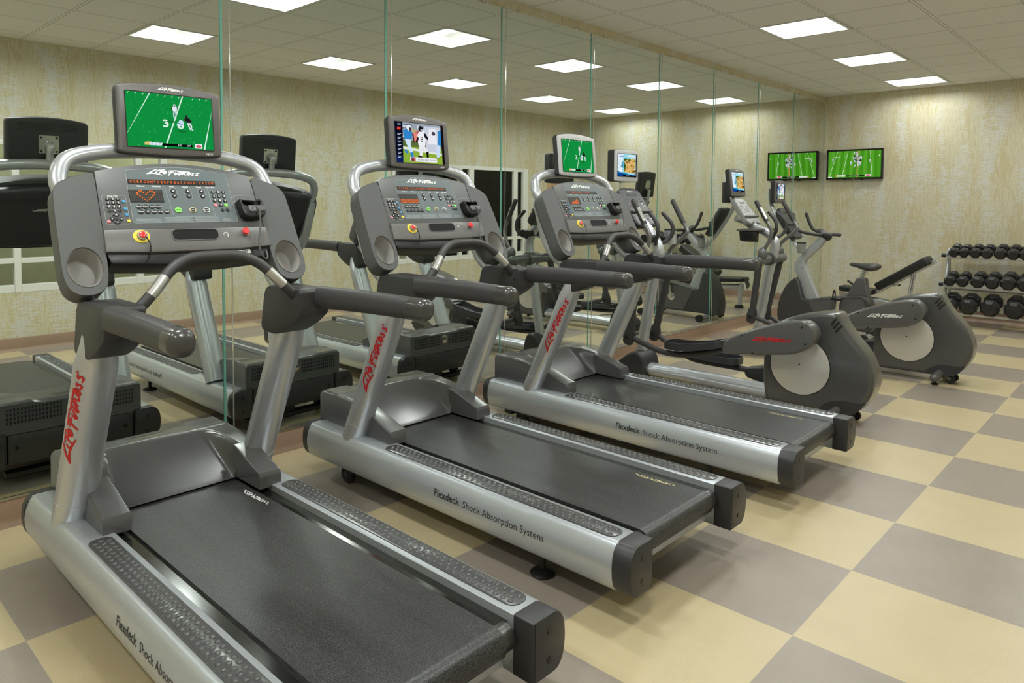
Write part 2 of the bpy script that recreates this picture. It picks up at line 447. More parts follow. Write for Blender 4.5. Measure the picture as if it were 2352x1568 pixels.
def baseboard(name, p, q, nrm):
    prof = [(0, 0), (.030, 0), (.026, .008), (.016, .018), (.012, .035), (.012, .122), (.009, .127), (0, .127)]
    m = MB(); R = []
    for a in (p, q): R.append([(a[0]+nrm[0]*d, a[1]+nrm[1]*d, z) for d, z in prof])
    m.add(loft(R), BASEB); struct(m.build(name))
baseboard('baseboard_mirror', (XN, .009), (XF, .009), (0, -1))
baseboard('baseboard_far', (XF, YB), (XF, .009), (-1, 0))
baseboard('baseboard_back', (XN, YB), (XF, YB), (0, 1))
baseboard('baseboard_near', (XN, YB), (XN, .009), (1, 0))

def windows():
    for wi in range(2):
        x0, x1 = EDGES[wi]; ps = PANES[wi]
        fr = MB(); ya, yb = YB-.07, YB+.012
        xs = [x0]+[v for p in ps for v in p]+[x1]
        for i in range(0, len(xs), 2): fr.add(box(xs[i], xs[i+1], ya, yb if i in (0, len(xs)-2) else yb-.01, Z0, Z1), FRAMEW)
        for a, b in ((Z0, .645), (.855, .905), (2.0, Z1)):
            for p in ps: fr.add(box(p[0], p[1], ya, yb-.01, a, b), FRAMEW)
        fo = fr.build('window_%d' % (wi+1), bevel=.004); struct(fo)
        for p in ps:
            for a, b in ((.645, .855), (.905, 2.0)):
                o = part('pane', box(p[0], p[1], YB-.045, YB-.039, a, b), GLASS, fo)
windows()
# the corridor seen dimly through the windows
CORW = mat('corridor_wall', srgb(168, 168, 152), .7, noise=.12, nscale=25)
struct(part('wall_corridor', box(XN, XF, -5.72, -5.62, 0, H), CORW, None))
for nm, x in (('wall_corridor_left', XN-.1), ('wall_corridor_right', XF)): struct(part(nm, box(x, x+.1, -5.72, YB-.12, 0, H), CORW, None))
struct(part('floor_corridor', box(XN, XF, -5.62, YB-.12, -.05, 0), mat('corridor_carpet', srgb(110, 96, 74), .9, noise=.2), None))
struct(part('ceiling_corridor', box(XN, XF, -5.62, YB-.12, H, H+.05), mat('corridor_ceiling', srgb(150, 148, 138), .9), None))

# mirrors: one tall frameless sheet per panel
SEAMS = [XN+.01, -2.87, -1.752, -.636, .475, 1.578, 2.722, 3.861, 5.003, 6.162, 7.275, XF-.004]
MLAB = ['tall frameless mirror sheet nearest the left end of the mirror wall', 'frameless mirror sheet left of the nearest treadmill, outside its upright',
 'frameless mirror sheet behind the nearest treadmill, showing its back', 'frameless mirror sheet between the nearest and the middle treadmill consoles',
 'frameless mirror sheet behind the middle treadmill console', 'frameless mirror sheet behind the farthest treadmill console',
 'frameless mirror sheet behind the console of the nearer elliptical', 'frameless mirror sheet just right of the nearer elliptical, showing the exercise bike',
 'frameless mirror sheet behind the console of the farther elliptical', 'frameless mirror sheet beside the exercise bike, second from the corner', 'frameless mirror sheet in the corner, reflecting the wall television']
for i in range(len(SEAMS)-1):
    a, b = SEAMS[i]+.002, SEAMS[i+1]-.002
    o = part('mirror_panel', box(a, b, 0, .006, .132, 2.950), MIRROR, None)
    tag(o, MLAB[i], 'mirror', 'mirror sheets along the wall')
    part('glass_edge', box(a-.0015, a+.011, -.0025, .004, .132, 2.950), GEDGE, o, label='green polished glass edge')
    part('bevel_line', loft([[(a+.050, -.0006, z), (a+.0535, -.003, z), (a+.057, -.0006, z)] for z in (.132, 2.950)]), BEVEL, o)
    for x in (a+.2, b-.2): part('mirror_clip', box(x-.012, x+.012, -.004, .004, 2.945, 2.965), CHROME, o)
struct(part('trim_1', box(XN, XF, -.006, .008, .122, .133), CHROME, None))

# ceiling with openings for the troffers
LK = [-11, -8, -5, -2, 1, 4, 7]
cells = {(k, j) for k in LK for j in (0, 3)}
def ceiling():
    m = MB(); k0 = int((XN-GX)/TS)-1
    v = []; f = []
    for k in range(k0, 10):
        for j in range(-2, 7):
            if (k, j) in cells: continue
            x0, x1 = max(GX+k*TS, XN), min(GX+(k+1)*TS, XF); y1, y0 = min(GY-j*TS, .009), max(GY-(j+1)*TS, YB)
            if x1 <= x0 or y1 <= y0: continue
            o = len(v); v += [(x0, y0, H), (x1, y0, H), (x1, y1, H), (x0, y1, H)]; f.append((o, o+3, o+2, o+1))
    m.add((v, f), CEIL); struct(m.build('ceiling', flat=True))
ceiling()
struct(part('ceiling_slab', box(XN-.1, XF+.1, YB-.12, .13, H+.2, H+.25), CEIL, None))
TROF = mat('troffer_white', (.80, .80, .78), .4)
GLOWS = {k: emis('lamp_glow_%d' % i, (.955, 1.0, .965), LAMP*q) for i, (k, q) in enumerate(LAMPK.items())}
ROWN = {0: 'mirror-side row', 3: 'window-side row'}
COLN = {-11: 'first column, above the near wall', -8: 'second column, above and behind the camera', -5: 'column above the nearest treadmill', -2: 'column above the space past the farthest treadmill', 1: 'column above the two ellipticals', 4: 'column above the exercise bike', 7: 'column by the far wall'}
def lamp(k, j):
    cx, cy = GX+(k+.5)*TS, GY-(j+.5)*TS; h = TS/2-.008
    t = thing('ceiling_light', 'square ceiling light, %s, %s' % (ROWN[j], COLN[k]), 'ceiling light', (cx, cy, H), 0, 'square troffer lights in the ceiling')
    def sq(a, z, bb=None): bb = a if bb is None else bb; return [(-a, -bb, z), (a, -bb, z), (a, bb, z), (-a, bb, z)]
    part('frame', loft([sq(h, .004), sq(h, -.004), sq(h-.022, -.004), sq(h-.022, .004)], False, False), TROF, t)
    part('reflector', loft([sq(h-.022, .0), sq(h-.05, .045), sq(h-.10, .085), sq(h-.15, .10)], False, False), TROF, t)
    # basket: half-round diffuser running across, closed by two end plates
    n = 10; L = h-.075; R = .12
    arc = [(R*cos(pi*i/n), .099-.030*sin(pi*i/n)) for i in range(n+1)]
    part('diffuser', loft([[(x, y, z) for x, z in arc] for y in (-L, L)], False, False, False), GLOWS[k], t, label='glowing white basket')
    for s in (-1, 1):
        e = [(R*1.06*cos(pi*i/n), .1-.039*sin(pi*i/n)) for i in range(n+1)]
        part('end_plate', loft([[(x, s*L, z) for x, z in e], [(x, s*(L+.008), z) for x, z in e]]), TROF, t)
    part('back_box', loft([sq(h-.15, .10), sq(h-.15, .12)], True, True), TROF, t)
for k in LK:
    for j in (0, 3): lamp(k, j)

# ------------------------------------------------------------------ screens (flat pictures built from coloured shapes)
def fig(cx, cy, s, body, legs, head, lean=0.0, skin=(70, 45, 30)):
    """a tiny player: (colour, outline) pairs"""
    out = []
    def q(pts, c): out.append((c, [(cx+s*(x+lean*y)*.62, cy+s*y) for x, y in pts]))
    q([(-.30, .55), (.30, .55), (.36, .30), (.20, -.02), (-.20, -.02), (-.36, .30)], body)
    q([(-.20, 0), (.0, 0), (-.08, -.45), (-.02, -.85), (-.20, -.85), (-.24, -.42)], legs)
    q([(.0, 0), (.20, 0), (.26, -.40), (.14, -.62), (.22, -.88), (.04, -.86), (.06, -.40)], legs)
    q([(-.36, .48), (-.24, .50), (-.34, .12), (-.46, .14)], skin); q([(.36, .48), (.24, .50), (.38, .12), (.48, .16)], skin)
    q([(.16*cos(2*pi*k/10), .72+.19*sin(2*pi*k/10)) for k in range(10)], head)
    q([(-.06, .64), (.12, .64), (.10, .76), (-.04, .76)], (40, 36, 40))
    return out
def art_field():
    A = [((14, 142, 62), [(0, 0), (1, 0), (1, 1), (0, 1)])]
    R = random.Random(3)
    for _ in range(420):
        x, y = R.random()*.96, R.random()*.96; l = .008+.022*R.random(); q = .004+.010*R.random()
        A.append((R.choice(((24, 152, 72), (12, 134, 56), (30, 160, 80), (10, 130, 50), (44, 168, 92))), [(x, y), (x+q, y), (x+q+l*.5, min(1, y+l)), (x+l*.5, min(1, y+l))]))
    W_ = (208, 240, 222)
    for (a, b, c, d, t) in ((-.01, .24, .26, 1, .014), (.405, 0, .64, 1, .016), (.87, 0, 1.0, .78, .020)): A.append((W_, [(max(0, a), b), (a+t, b), (min(1, c+t), d), (c, d)]))
    for i in range(13):
        x = .015+.0825*i
        if i in (3, 8): continue
        A.append((W_, [(x, .95), (x+.006, .95), (x+.022, .985), (x+.014, .985)]))
    G = ('bold', (222, 240, 230), '3', .435, .450, .27, .16), ('bold', (222, 240, 230), '0', .605, .435, .28, .165)
    A += list(G)
    A += [((20, 110, 45), ell(.50, .50, .06, .018, 12)), ((20, 110, 45), ell(.62, .33, .06, .02, 12))]
    A += fig(.545, .70, .15, (225, 232, 240), (190, 205, 225), (245, 248, 250))
    A += [((205, 222, 240), [(.56, .45), (.60, .55), (.635, .53), (.65, .47), (.60, .42)]), ((60, 110, 150), [(.58, .49), (.63, .47), (.63, .455), (.575, .475)])]
    A += fig(.705, .50, .16, (25, 25, 30), (225, 230, 235), (30, 30, 34), -.35)
    A += [((214, 190, 120), [(.18, .035), (.235, .035), (.235, .085), (.18, .085)]), ((224, 232, 245), [(.235, .035), (.37, .035), (.385, .085), (.235, .085)]), ((8, 9, 12), [(.375, .032), (.735, .032), (.735, .082), (.39, .082)]),
          ((240, 238, 240), [(.765, .02), (.855, .02), (.855, .105), (.765, .105)]), ((214, 90, 110), ell(.81, .062, .036, .026, 14)), ((200, 190, 110), [(.2, .09), (.26, .09), (.26, .098), (.2, .098)]), ((200, 190, 110), [(.3, .09), (.36, .09), (.36, .098), (.3, .098)])]
    A += [('text', (40, 80, 150), '0', .262, .06, .05, .05), ('text', (40, 80, 150), 'U', .308, .06, .05, .05), ('text', (40, 80, 150), '7', .352, .06, .05, .05), ('text', (235, 235, 240), '8:47', .585, .057, .045, .045), ('text', (235, 235, 240), '1ST', .69, .057, .045, .045)]
    return A
def art_players():
    A = [((150, 160, 170), [(0, 0), (1, 0), (1, 1), (0, 1)]), ((140, 172, 58), [(.1, 0), (1, 0), (1, .40), (.1, .40)]), ((90, 110, 60), [(.1, .40), (1, .40), (1, .56), (.1, .56)]), ((225, 230, 225), [(.1, .34), (1, .22), (1, .27), (.1, .40)])]
    R = random.Random(5)
    for _ in range(46):
        x, y = .13+R.random()*.75, .58+R.random()*.36; A.append((R.choice(((205, 205, 215), (120, 110, 120), (225, 222, 230), (170, 90, 90), (90, 105, 130), (190, 170, 120))), ell(x, y, .03+.04*R.random(), .02+.02*R.random(), 10)))
    A += [((200, 205, 220), [(.62, .30), (.92, .30), (.95, .95), (.60, .95)]), ((232, 232, 240), [(.66, .5), (.86, .5), (.84, .9), (.7, .9)]), ((70, 66, 80), ell(.79, .78, .04, .05)), ((225, 130, 120), [(.36, .52), (.46, .52), (.44, .78), (.36, .76)])]
    B = (48, 132, 200); Sk = (66, 46, 40)
    A += [(B, [(.17, .58), (.33, .60), (.345, .78), (.27, .84), (.16, .80)]), ((205, 225, 245), [(.19, .58), (.31, .58), (.30, .45), (.34, .25), (.27, .25), (.23, .42), (.20, .50)]), (B, [(.34, .27), (.28, .26), (.30, .10), (.35, .10)]), ((228, 236, 242), ell(.285, .87, .052, .075)), (Sk, ell(.305, .84, .025, .045)), (Sk, [(.34, .74), (.37, .72), (.385, .50), (.36, .50)]), (B, [(.16, .30), (.21, .22), (.24, .24), (.2, .33)])]
    A += [((238, 238, 245), [(.46, .44), (.60, .44), (.62, .70), (.60, .82), (.50, .82), (.44, .70)]), ((205, 60, 66), [(.44, .70), (.50, .82), (.47, .80), (.43, .72)]), ((20, 18, 22), [(.58, .78), (.62, .76), (.68, .64), (.66, .60), (.60, .66)]), ((20, 18, 22), [(.455, .68), (.475, .62), (.43, .50), (.40, .53)]), ((24, 22, 26), ell(.525, .87, .048, .075)), ((190, 190, 196), ell(.54, .84, .022, .03)),
          ((232, 232, 240), [(.47, .45), (.58, .45), (.66, .32), (.62, .26), (.55, .36), (.53, .18), (.47, .18)]), ((16, 15, 18), [(.61, .30), (.665, .31), (.655, .10), (.62, .10)]), ((16, 15, 18), [(.45, .19), (.53, .17), (.50, .12), (.42, .12)]), ('text', (30, 24, 28), '8', .535, .60, .22, .16)]
    A += [(B, [(.86, .50), (.95, .48), (.95, .88), (.89, .86)]), ((200, 220, 245), [(.83, .16), (.89, .18), (.93, .46), (.84, .46)]), ((8, 12, 30), [(.0, 0), (.13, 0), (.16, 1), (.0, 1)]), ((14, 34, 90), [(.0, .0), (.128, .0), (.132, .16), (.0, .16)]), ((22, 14, 16), [(.95, 0), (1, 0), (1, 1), (.95, 1)])]
    A += [('text', (225, 235, 250), 'LIVE', .09, .94, .055, .05), ((224, 60, 50), [(.04, .80), (.11, .80), (.12, .87), (.05, .87)])]
    for i in range(7):
        y = .70-.093*i; A += [((190, 205, 230), [(.045-.002*i, y), (.12-.003*i, y), (.12-.003*i, y+.016), (.045-.002*i, y+.016)]), ((190, 205, 230), [(.045-.002*i, y-.03), (.10-.003*i, y-.03), (.10-.003*i, y-.014), (.045-.002*i, y-.014)])]
    A += [((238, 240, 246), roundpoly([(.27, .035), (.83, .035), (.83, .145), (.27, .145)], .02, 3)), ((120, 70, 76), [(.29, .04), (.38, .04), (.38, .14), (.29, .14)]), ((210, 70, 74), [(.345, .04), (.375, .04), (.375, .14), (.345, .14)]), ('text', (36, 36, 44), 'Is Matt Ryan unfairly criticized?', .60, .088, .052, .058)]
    return A
def art_recipe():
    A = [((150, 214, 226), [(0, 0), (1, 0), (1, 1), (0, 1)]), ((216, 234, 244), [(0, .2), (.24, .3), (.3, 1), (0, 1)]), ((70, 150, 180), [(.16, .42), (.30, .38), (.30, .70), (.24, .64)]), ((205, 232, 240), [(.45, .9), (1, .84), (1, .98), (.6, 1)]), ((10, 66, 140), [(0, 0), (1, 0), (1, .06), (0, .16)]), ((20, 130, 180), [(0, .16), (.7, .07), (.5, .14), (0, .24)]), ((6, 8, 22), [(.28, 0), (1, 0), (1, .055), (.28, .075)]), ((120, 150, 200), [(.08, .86), (.30, .86), (.30, .90), (.08, .90)]), ((235, 245, 250), [(.1, .18), (.26, .2), (.25, .36), (.12, .36)]),
         ((214, 178, 96), [(.34, .2), (.95, .15), (.95, .80), (.34, .80)]), ((34, 86, 26), [(.34, .2), (.38, .2), (.44, .6), (.64, .62), (.66, .80), (.34, .80)])]
    R = random.Random(11)
    for _ in range(80):
        x, y = .40+R.random()*.52, .20+R.random()*.52; r = .015+.045*R.random()
        A.append((R.choice(((222, 186, 120), (198, 140, 70), (236, 206, 160), (150, 110, 40), (226, 170, 120), (120, 84, 30), (206, 190, 110))), ell(x, y, r, r*.8, 9)))
    for _ in range(16): A.append((R.choice(((30, 60, 14), (210, 200, 120), (70, 90, 30))), ell(.38+R.random()*.26, .66+R.random()*.12, .02+.02*R.random(), .02, 8)))
    A += [((40, 90, 190), ell(.88, .10, .03, .03, 10)), ('text', (190, 205, 225), 'PAUSE   10:42', .52, .035, .05, .045), ((8, 10, 14), [(.96, 0), (1, 0), (1, 1), (.96, 1)])]
    return A
def art_wide():
    A = [((74, 150, 34), [(0, 0), (1, 0), (1, 1), (0, 1)])]
    R = random.Random(21)
    for i in range(14):
        x = i/14; A.append(((66, 140, 28) if i % 2 else (84, 160, 42), [(x*.94, 0), (x*.94+.067, 0), (x*.86+.13, 1), (x*.86+.07, 1)]))
    W_ = (206, 228, 196)
    for a, b in ((.02, .18), (.27, .38), (.84, .79)): A.append((W_, [(a, .04), (a+.008, .04), (b+.006, 1), (b, 1)]))
    A.append(((220, 130, 100), [(.55, .0), (.565, .0), (.58, 1), (.57, 1)]))
    for x in (.12, .17, .22): A.append(((222, 236, 214), ell(x, .77, .016, .016, 8)))
    A.append(((222, 236, 214), ell(.97, .80, .015, .02, 8)))
    for _ in range(24):
        x, y = .56+R.gauss(0, .05), .62+R.gauss(0, .10); c = R.choice((0, 1))
        A += fig(min(.95, x), y, .062+.012*R.random(), (40, 40, 60) if c else (215, 222, 232), (205, 212, 222) if c else (190, 196, 210), (30, 30, 40) if c else (235, 238, 242), R.uniform(-.5, .5))
    for x, y in ((.09, .68), (.80, .62), (.50, .92), (.55, .90), (.44, .55), (.62, .76)): A += fig(x, y, .08, (205, 212, 225), (190, 196, 210), (60, 60, 70))
    A += [((200, 120, 60), [(.14, .03), (.20, .03), (.20, .085), (.14, .085)]), ((225, 228, 225), [(.17, .03), (.34, .03), (.34, .085), (.17, .085)]), ((18, 18, 20), [(.34, .03), (.70, .03), (.70, .075), (.34, .075)]), ((232, 226, 228), [(.72, .03), (.82, .03), (.82, .11), (.72, .11)]), ((214, 80, 120), ell(.77, .07, .04, .03, 12)), ((230, 232, 230), [(0, .0), (.08, .0), (.08, .03), (0, .03)]), ('text', (225, 225, 225), '0   7   8:47  1ST', .52, .052, .04, .04)]
    return A
ARTS = {'field': art_field, 'players': art_players, 'recipe': art_recipe, 'wide': art_wide}
def screen(kind, mp, parent, name='screen'):
    """mp(x, y, d): picture coordinates 0..1 -> 3-D, d metres in front of the glass"""
    m = MB(); d = 0.0
    for k, it in enumerate(ARTS[kind]()):
        d = .0002 + k*.000006
        if it[0] in ('text', 'bold'):
            _, c, s, cx, cy, sx, sy = it; v, f = text(s, 1.0, bold=.025 if it[0] == 'bold' else 0.0)
            m.add(([mp(cx+x*sx*(.62 if kind != 'x' else 1), cy+y*sy*1.2, d) for x, y in v], f), scr(*c))
        else:
            c, pts = it; pts = [(min(1, max(0, x)), min(1, max(0, y))) for x, y in pts]
            m.add(([mp(x, y, d) for x, y in pts], [tuple(range(len(pts)))]), scr(*c))
    return m.build(name, parent, flat=True)

# ------------------------------------------------------------------ treadmills
def smooth01(a, b, x):
    t = min(1, max(0, (x-a)/(b-a))); return t*t*(3-2*t)
RAILP = [(.306, .118), (.306, .291), (.309, .293), (.404, .293), (.418, .289), (.430, .276), (.440, .255), (.447, .230), (.450, .205), (.449, .180), (.444, .156), (.436, .136), (.424, .121), (.415, .118)]
def rail_u(z):
    P = RAILP[3:]
    for (a, za), (b, zb) in zip(P, P[1:]):
        if zb <= z <= za: return a+(b-a)*((z-za)/(zb-za) if za != zb else 0)
    return .45
KS = 1/math.sqrt(1.25)
def cmap(a, b, c=0.0):      # console face: a across, b down the face, c out of the face
    return (a, 1.61-.5*KS*b-KS*c, 1.615-KS*b+.5*KS*c)
HEART = {(4, 0), (5, 0), (9, 0), (10, 0), (3, 1), (6, 1), (8, 1), (11, 1), (3, 2), (7, 2), (11, 2), (4, 3), (10, 3), (5, 4), (9, 4), (6, 5), (8, 5), (7, 6)}
BARS = {(x, y) for x in range(15) for y in range(7) if y >= 4}
STEP = {(x, y) for x in range(15) for y in range(7) if y >= 6-x*.42 and 1 < x < 12}
def television(t, art, mapc, w_, h_, depth, sx0, sx1, sy0, sy1, bezel, back=True, logo=.10, arch=.02):
    """a small set; mapc(x, y, d): x right, y up from the centre, d out of the front"""
    o = [(-w_/2, -h_/2), (w_/2, -h_/2)]
    top = [(w_/2-w_*k/8, h_/2-arch*abs(2*k/8-1)**2) for k in range(9)]
    bot = [(-w_/2+w_*k/8, -h_/2+arch*.4*abs(2*k/8-1)**2) for k in range(9)]
    out = roundpoly([(x, y, .02 if i in (0, 8, 9, 17) else .0) for i, (x, y) in enumerate(bot+top)], .02)
    m = MB(); m.add(slab(out, -depth, -.012, .006, mapc, .02), DARK); m.add(slab(inset(out, .003), -.014, 0, .010, mapc, 0), bezel)
    tv = m.build('television', t)
    q = rrect((sx0+sx1)/2, (sy0+sy1)/2, sx1-sx0+.008, sy1-sy0+.008, .008)
    part('screen_frame', slab(q, -.004, .0006, 0, mapc), BLACK, tv)
    screen(art, lambda x, y, d: mapc(sx0+(sx1-sx0)*x, sy0+(sy1-sy0)*y, .0007+d), tv)
    part('logo', put(wordmark(logo, 60), mapc, 0, h_/2-(h_/2-sy1)*.52, .0008), WHITE, tv)
    part('lettering', put(text('HDTV', .0105, bold=.02), mapc, sx1-.018, (sy0-h_/2)/2, .0008), WHITE, tv)
    if back:
        for i in range(4): part('vent_slot', slab(rrect(0, h_/2-.040-.011*i, w_*.74, .004, .002, 2), -depth+.002, -depth-.0012, 0, mapc), BLACK, tv)
        part('mount_plate', slab(rrect(0, -.005, .10, .10, .006, 3), -depth+.002, -depth-.006, 0, mapc), CHROME, tv)
        for a in (-.038, .038):
            for b in (-.043, .033): part('screw', slab(ell(a, b, .006, .006, 10), -depth-.005, -depth-.010, 0, mapc), BLACK, tv)
    return tv
def key(con, a, b, r, c, m, ry=None, h=.003):
    return part('key', slab(ell(a, b, r, ry or r, 18), c, c+h, .001, cmap, 0), m, con)
def treadmill(loc, label, art, led, dots, hero=False, bezel=None, tvx=.004):
    t = thing('treadmill', label, 'treadmill', loc, 0, 'treadmills facing the mirror')
    for s in (-1, 1):
        P = [(s*u, z) for u, z in RAILP]
        r = part('side_rail', loft([[(u, v, z) for u, z in P] for v in (.068, 2.02)]), SILVER, t, label='silver side rail')
        big = roundpoly([(s*.305, .115, .006), (s*.305, .295, .006), (s*.415, .295, .03), (s*.446, .262, .03), (s*.453, .205, .05), (s*.446, .150, .03), (s*.420, .115, .02)], .02, 4)
        for nm, v0, v1 in (('rear_end_cap', .072, -.004), ('front_end_cap', 2.015, 2.06)):
            c = part(nm, slab(big, v0, v1, .007, lambda x, y, d: (x, d, y), 0), DARK, t)
            for z in (.160, .247):
                e = v1-.001*(1 if v1 < 1 else -1); dd = -.003 if v1 < 1 else .003
                part('screw', slab(ell(s*.375, z, .009, .011, 12), v1+.001*(1 if v1 < 1 else -1)*0, v1+dd*.5, 0, lambda x, y, d: (x, d, y)), BLACK, c)
        # foot pad with domes
        m = MB(); so = roundpoly([(s*.367-.040, .095, .039), (s*.367+.040, .095, .039), (s*.367+.040, 1.415, .039), (s*.367-.040, 1.415, .039)], .039, 7)
        m.add(slab(so, .292, .2965, .0015, None, 0), PAD)
        dv = []; df = []
        for i in range(42):
            v = .122+.0305*i
            for a in ((-.0215, .0, .0215) if True else ()):
                vv = v+(.0152 if a == 0 else 0)
                if vv > 1.39: continue
                o = len(dv); cx = s*.367+a
                for rr, hh in ((.0092, 0), (.0078, .0028), (.0042, .0044)):
                    dv += [(cx+rr*cos(2*pi*k/9), vv+rr*sin(2*pi*k/9), .2964+hh) for k in range(9)]
                for k in range(9):
                    j = (k+1) % 9
                    df += [(o+k, o+j, o+9+j, o+9+k), (o+9+k, o+9+j, o+18+j, o+18+k)]
                df.append(tuple(o+18+k for k in range(9))); df.append(tuple(o+8-k for k in range(9)))
        m.add((dv, df), PAD); m.build('foot_pad', t, sharp=50)
        # uprights
        up = spline([(s*.365, 1.695, .286), (s*.365, 1.565, .56), (s*.365, 1.420, .87), (s*.366, 1.378, 1.00), (s*.368, 1.425, 1.085), (s*.37, 1.530, 1.165), (s*.375, 1.590, 1.27), (s*.385, 1.640, 1.47)], 5)
        rad = [(.071, .054)]*11+[(max(.034, .071-.0045*i), max(.034, .054-.0022*i)) for i in range(len(up)-11)]
        u = part('upright', tube(up, rad, 24, (1, 0, 0)), SILVER2, t, label='tall silver upright')
        part('collar', tube([up[0], up[1]*.5+up[0]*.5, up[2]], (.0725, .0555), 24, (1, 0, 0)), SILVER2, u)
        part('bolt', slab(ell(0, 0, .009, .009, 12), 0, .002, 0, lambda x, y, d, s=s: (s*(.365-.050)+x, 1.617-d-.006-.030, .372+y)), BLACK, u) if s > 0 else None
        if s < 0:
            # red word mark running up the outer rear side of the tube
            ax0 = Vector((s*.365, 1.565, .56)); ax1 = Vector((s*.365, 1.420, .87)); ad = (ax1-ax0).normalized(); nb = Vector((0, -ad.z, ad.y))
            mid = Vector((s*.365, 1.483, .735)); vf = wordmark(.385, 42)
            def um(x, y, d):
                a = -1.08 - y/.060          # angle round the tube from the rear towards the outside
                return tuple(mid+ad*x + nb*((.0545+d)*cos(a)) + Vector((1, 0, 0))*((.0715+d)*sin(a)))
            part('logo', put(vf, um, 0, 0, .0006), RED, u, label='red script lettering')
        # bracket where hand rail meets upright
        b2 = roundpoly([(1.440, 1.132, .05), (1.165, 1.132, .02), (1.165, 1.034, .02), (1.235, .985, .08), (1.350, .932, .06), (1.480, .940, .04)], .02, 6)
        br = part('handrail_bracket', slab(b2, .283, .414, .010, lambda x, y, d, s=s: (s*d, x, y)), DARK, t)
        part('screw', slab(ell(1.195, 1.07, .006, .006, 10), .2835, .2822, 0, lambda x, y, d, s=s: (s*d, x, y)), BLACK, br)
        hr = spline([(s*.383, 1.172, 1.096), (s*.397, .90, 1.103), (s*.411, .645, 1.104)], 5)
        h = part('handrail', tube(hr, [(.039-.0025*i/10, .0435-.005*i/10) for i in range(len(hr))], 28, (1, 0, 0), sq=.78), DARK2, t)
        part('end_cap', tube([(s*.411, .647, 1.104), (s*.4135, .605, 1.104), (s*.4145, .590, 1.104)], [(.037, .039), (.037, .039), (.0365, .0385)], 28, (1, 0, 0), round_end=(False, True), sq=.78), mat('end_cap_grey', (.05, .047, .046), .26, coat=.25), h)
    # deck and belt
    part('deck', box(-.307, .307, .10, 1.72, .215, .266), DECK, t, label='glossy black deck edge beside the belt')
    bo = []; rz, rr = .229, .047
    for k in range(13):
        a = pi/2+pi*k/12; bo.append((.092+rr*cos(a), rz+rr*sin(a)))
    bo += [(1.70, rz-rr), (1.70, rz+rr)]
    b = part('running_belt', loft([[(u, v, z) for v, z in bo] for u in (-.247, -.08, .08, .247)]), BELT, t, label='dark speckled running belt')
    lv, lc = (1.40, WHITE) if hero else (.30, GOLD)
    part('logo', put(wordmark(.20, 40), lambda x, y, d: (.213-y, lv-x, .2768+d) if hero else (.205-y, lv-x, .2768+d), 0, 0), lc, b)
    part('roller', lathe([(.040, -.292), (.040, .292)], 20, 'x', (0, .092, .229)), mat('roller_steel', (.16, .16, .155), .3, .9), t)
    part('rear_crossbar', box(-.306, .306, .110, .135, .122, .212), SILVER, t, bevel=.004)
    # motor hood
    def zc(v):
        x = (v-1.64)/.225
        y = .286+.158*(.72*x+.28*sin(pi/2*min(1, max(0, x)))); q = .458-.024*(v-1.86)/.19
        d = y-q; return q-math.log(1+math.exp(-d/.0018))*.0018 if d > -.06 else y
    def zs(v): return max(zc(v), .342+.106*sin(pi/2*min(1, max(0, (v-1.40)/.47)))**1.15)
    m = MB(); uh = [0, .05, .10, .14, .165]+[.175+.007*i for i in range(18)]+[.305, .318, .330, .338, .345]; us = [-x for x in uh[:0:-1]]+uh; vsn = [1.635+.0105*i for i in range(38)]+[2.034, 2.040, 2.047]
    grid = []
    for v in vsn:
        ub = .262-.055*max(0, (v-1.64)/.24); row = []
        for u in us:
            tt = smooth01(ub-.030, ub+.022, abs(u)); z = zc(v)*(1-tt)+zs(v)*tt
            if abs(u) > .33: z -= (abs(u)-.33)**2/.015**2*.014
            if v > 2.035: z -= (v-2.033)*.7
            row.append((u, v, z))
        grid.append(row)
    nu = len(us); V = [p for r in grid for p in r]; F = [(i*nu+j, i*nu+j+1, (i+1)*nu+j+1, (i+1)*nu+j) for i in range(len(vsn)-1) for j in range(nu-1)]
    per = [j for j in range(nu)]+[i*nu+nu-1 for i in range(1, len(vsn))]+[(len(vsn)-1)*nu+j for j in range(nu-2, -1, -1)]+[i*nu for i in range(len(vsn)-2, 0, -1)]
    o = len(V); V += [(V[i][0], V[i][1], .284) for i in per]
    for k in range(len(per)):
        q = (k+1) % len(per); F.append((per[k], per[q], o+q, o+k))
    m.add((V, F), HOOD)
    for s in (-1, 1):
        R = []
        for v in (1.430, 1.436, 1.45, 1.50, 1.56, 1.62, 1.66):
            zt = zs(v)-(.012 if v == 1.430 else 0); q = roundpoly([(.250, .286, .0), (.347, .286, 0), (.347, zt, .010), (.250, zt, .006)], .01, 4)
            R.append([(s*x, v, z) for x, z in q])
        m.add(loft(R), HOOD)
    hood = m.build('motor_hood', t, sharp=42, label='rounded grey motor hood')
    part('logo', put(wordmark(.17, 40), lambda x, y, d: (x, 1.985+y, zc(1.985+y)+.0010+d)), BLACK, hood)
    part('seam_line', box(-.33, .33, 2.018, 2.0205, zc(2.019)-.002, zc(2.019)+.0006), BLACK, hood)
    fm = lambda x, y, d: (x, 2.0485+d, y)
    m = MB()
    vv = []; ff = []
    for i in range(38):
        for j in range(4):
            x = -.300+.0162*i; z = .345+.022*j
            if abs(x) < .045: continue
            q, g = slab([(x-.0036, z-.007), (x+.0036, z-.007), (x+.0036, z+.007), (x-.0036, z+.007)], 0, .0008, 0, fm); oo = len(vv); vv += q; ff += [tuple(k+oo for k in w_) for w_ in g]
    m.add((vv, ff), BLACK); m.build('vent_grille', hood)['label'] = 'rows of black vent slots'
    part('badge', slab(ell(0, .382, .030, .034, 22), 0, .006, .002, fm, 0), CHROME, hood, label='round chrome badge')
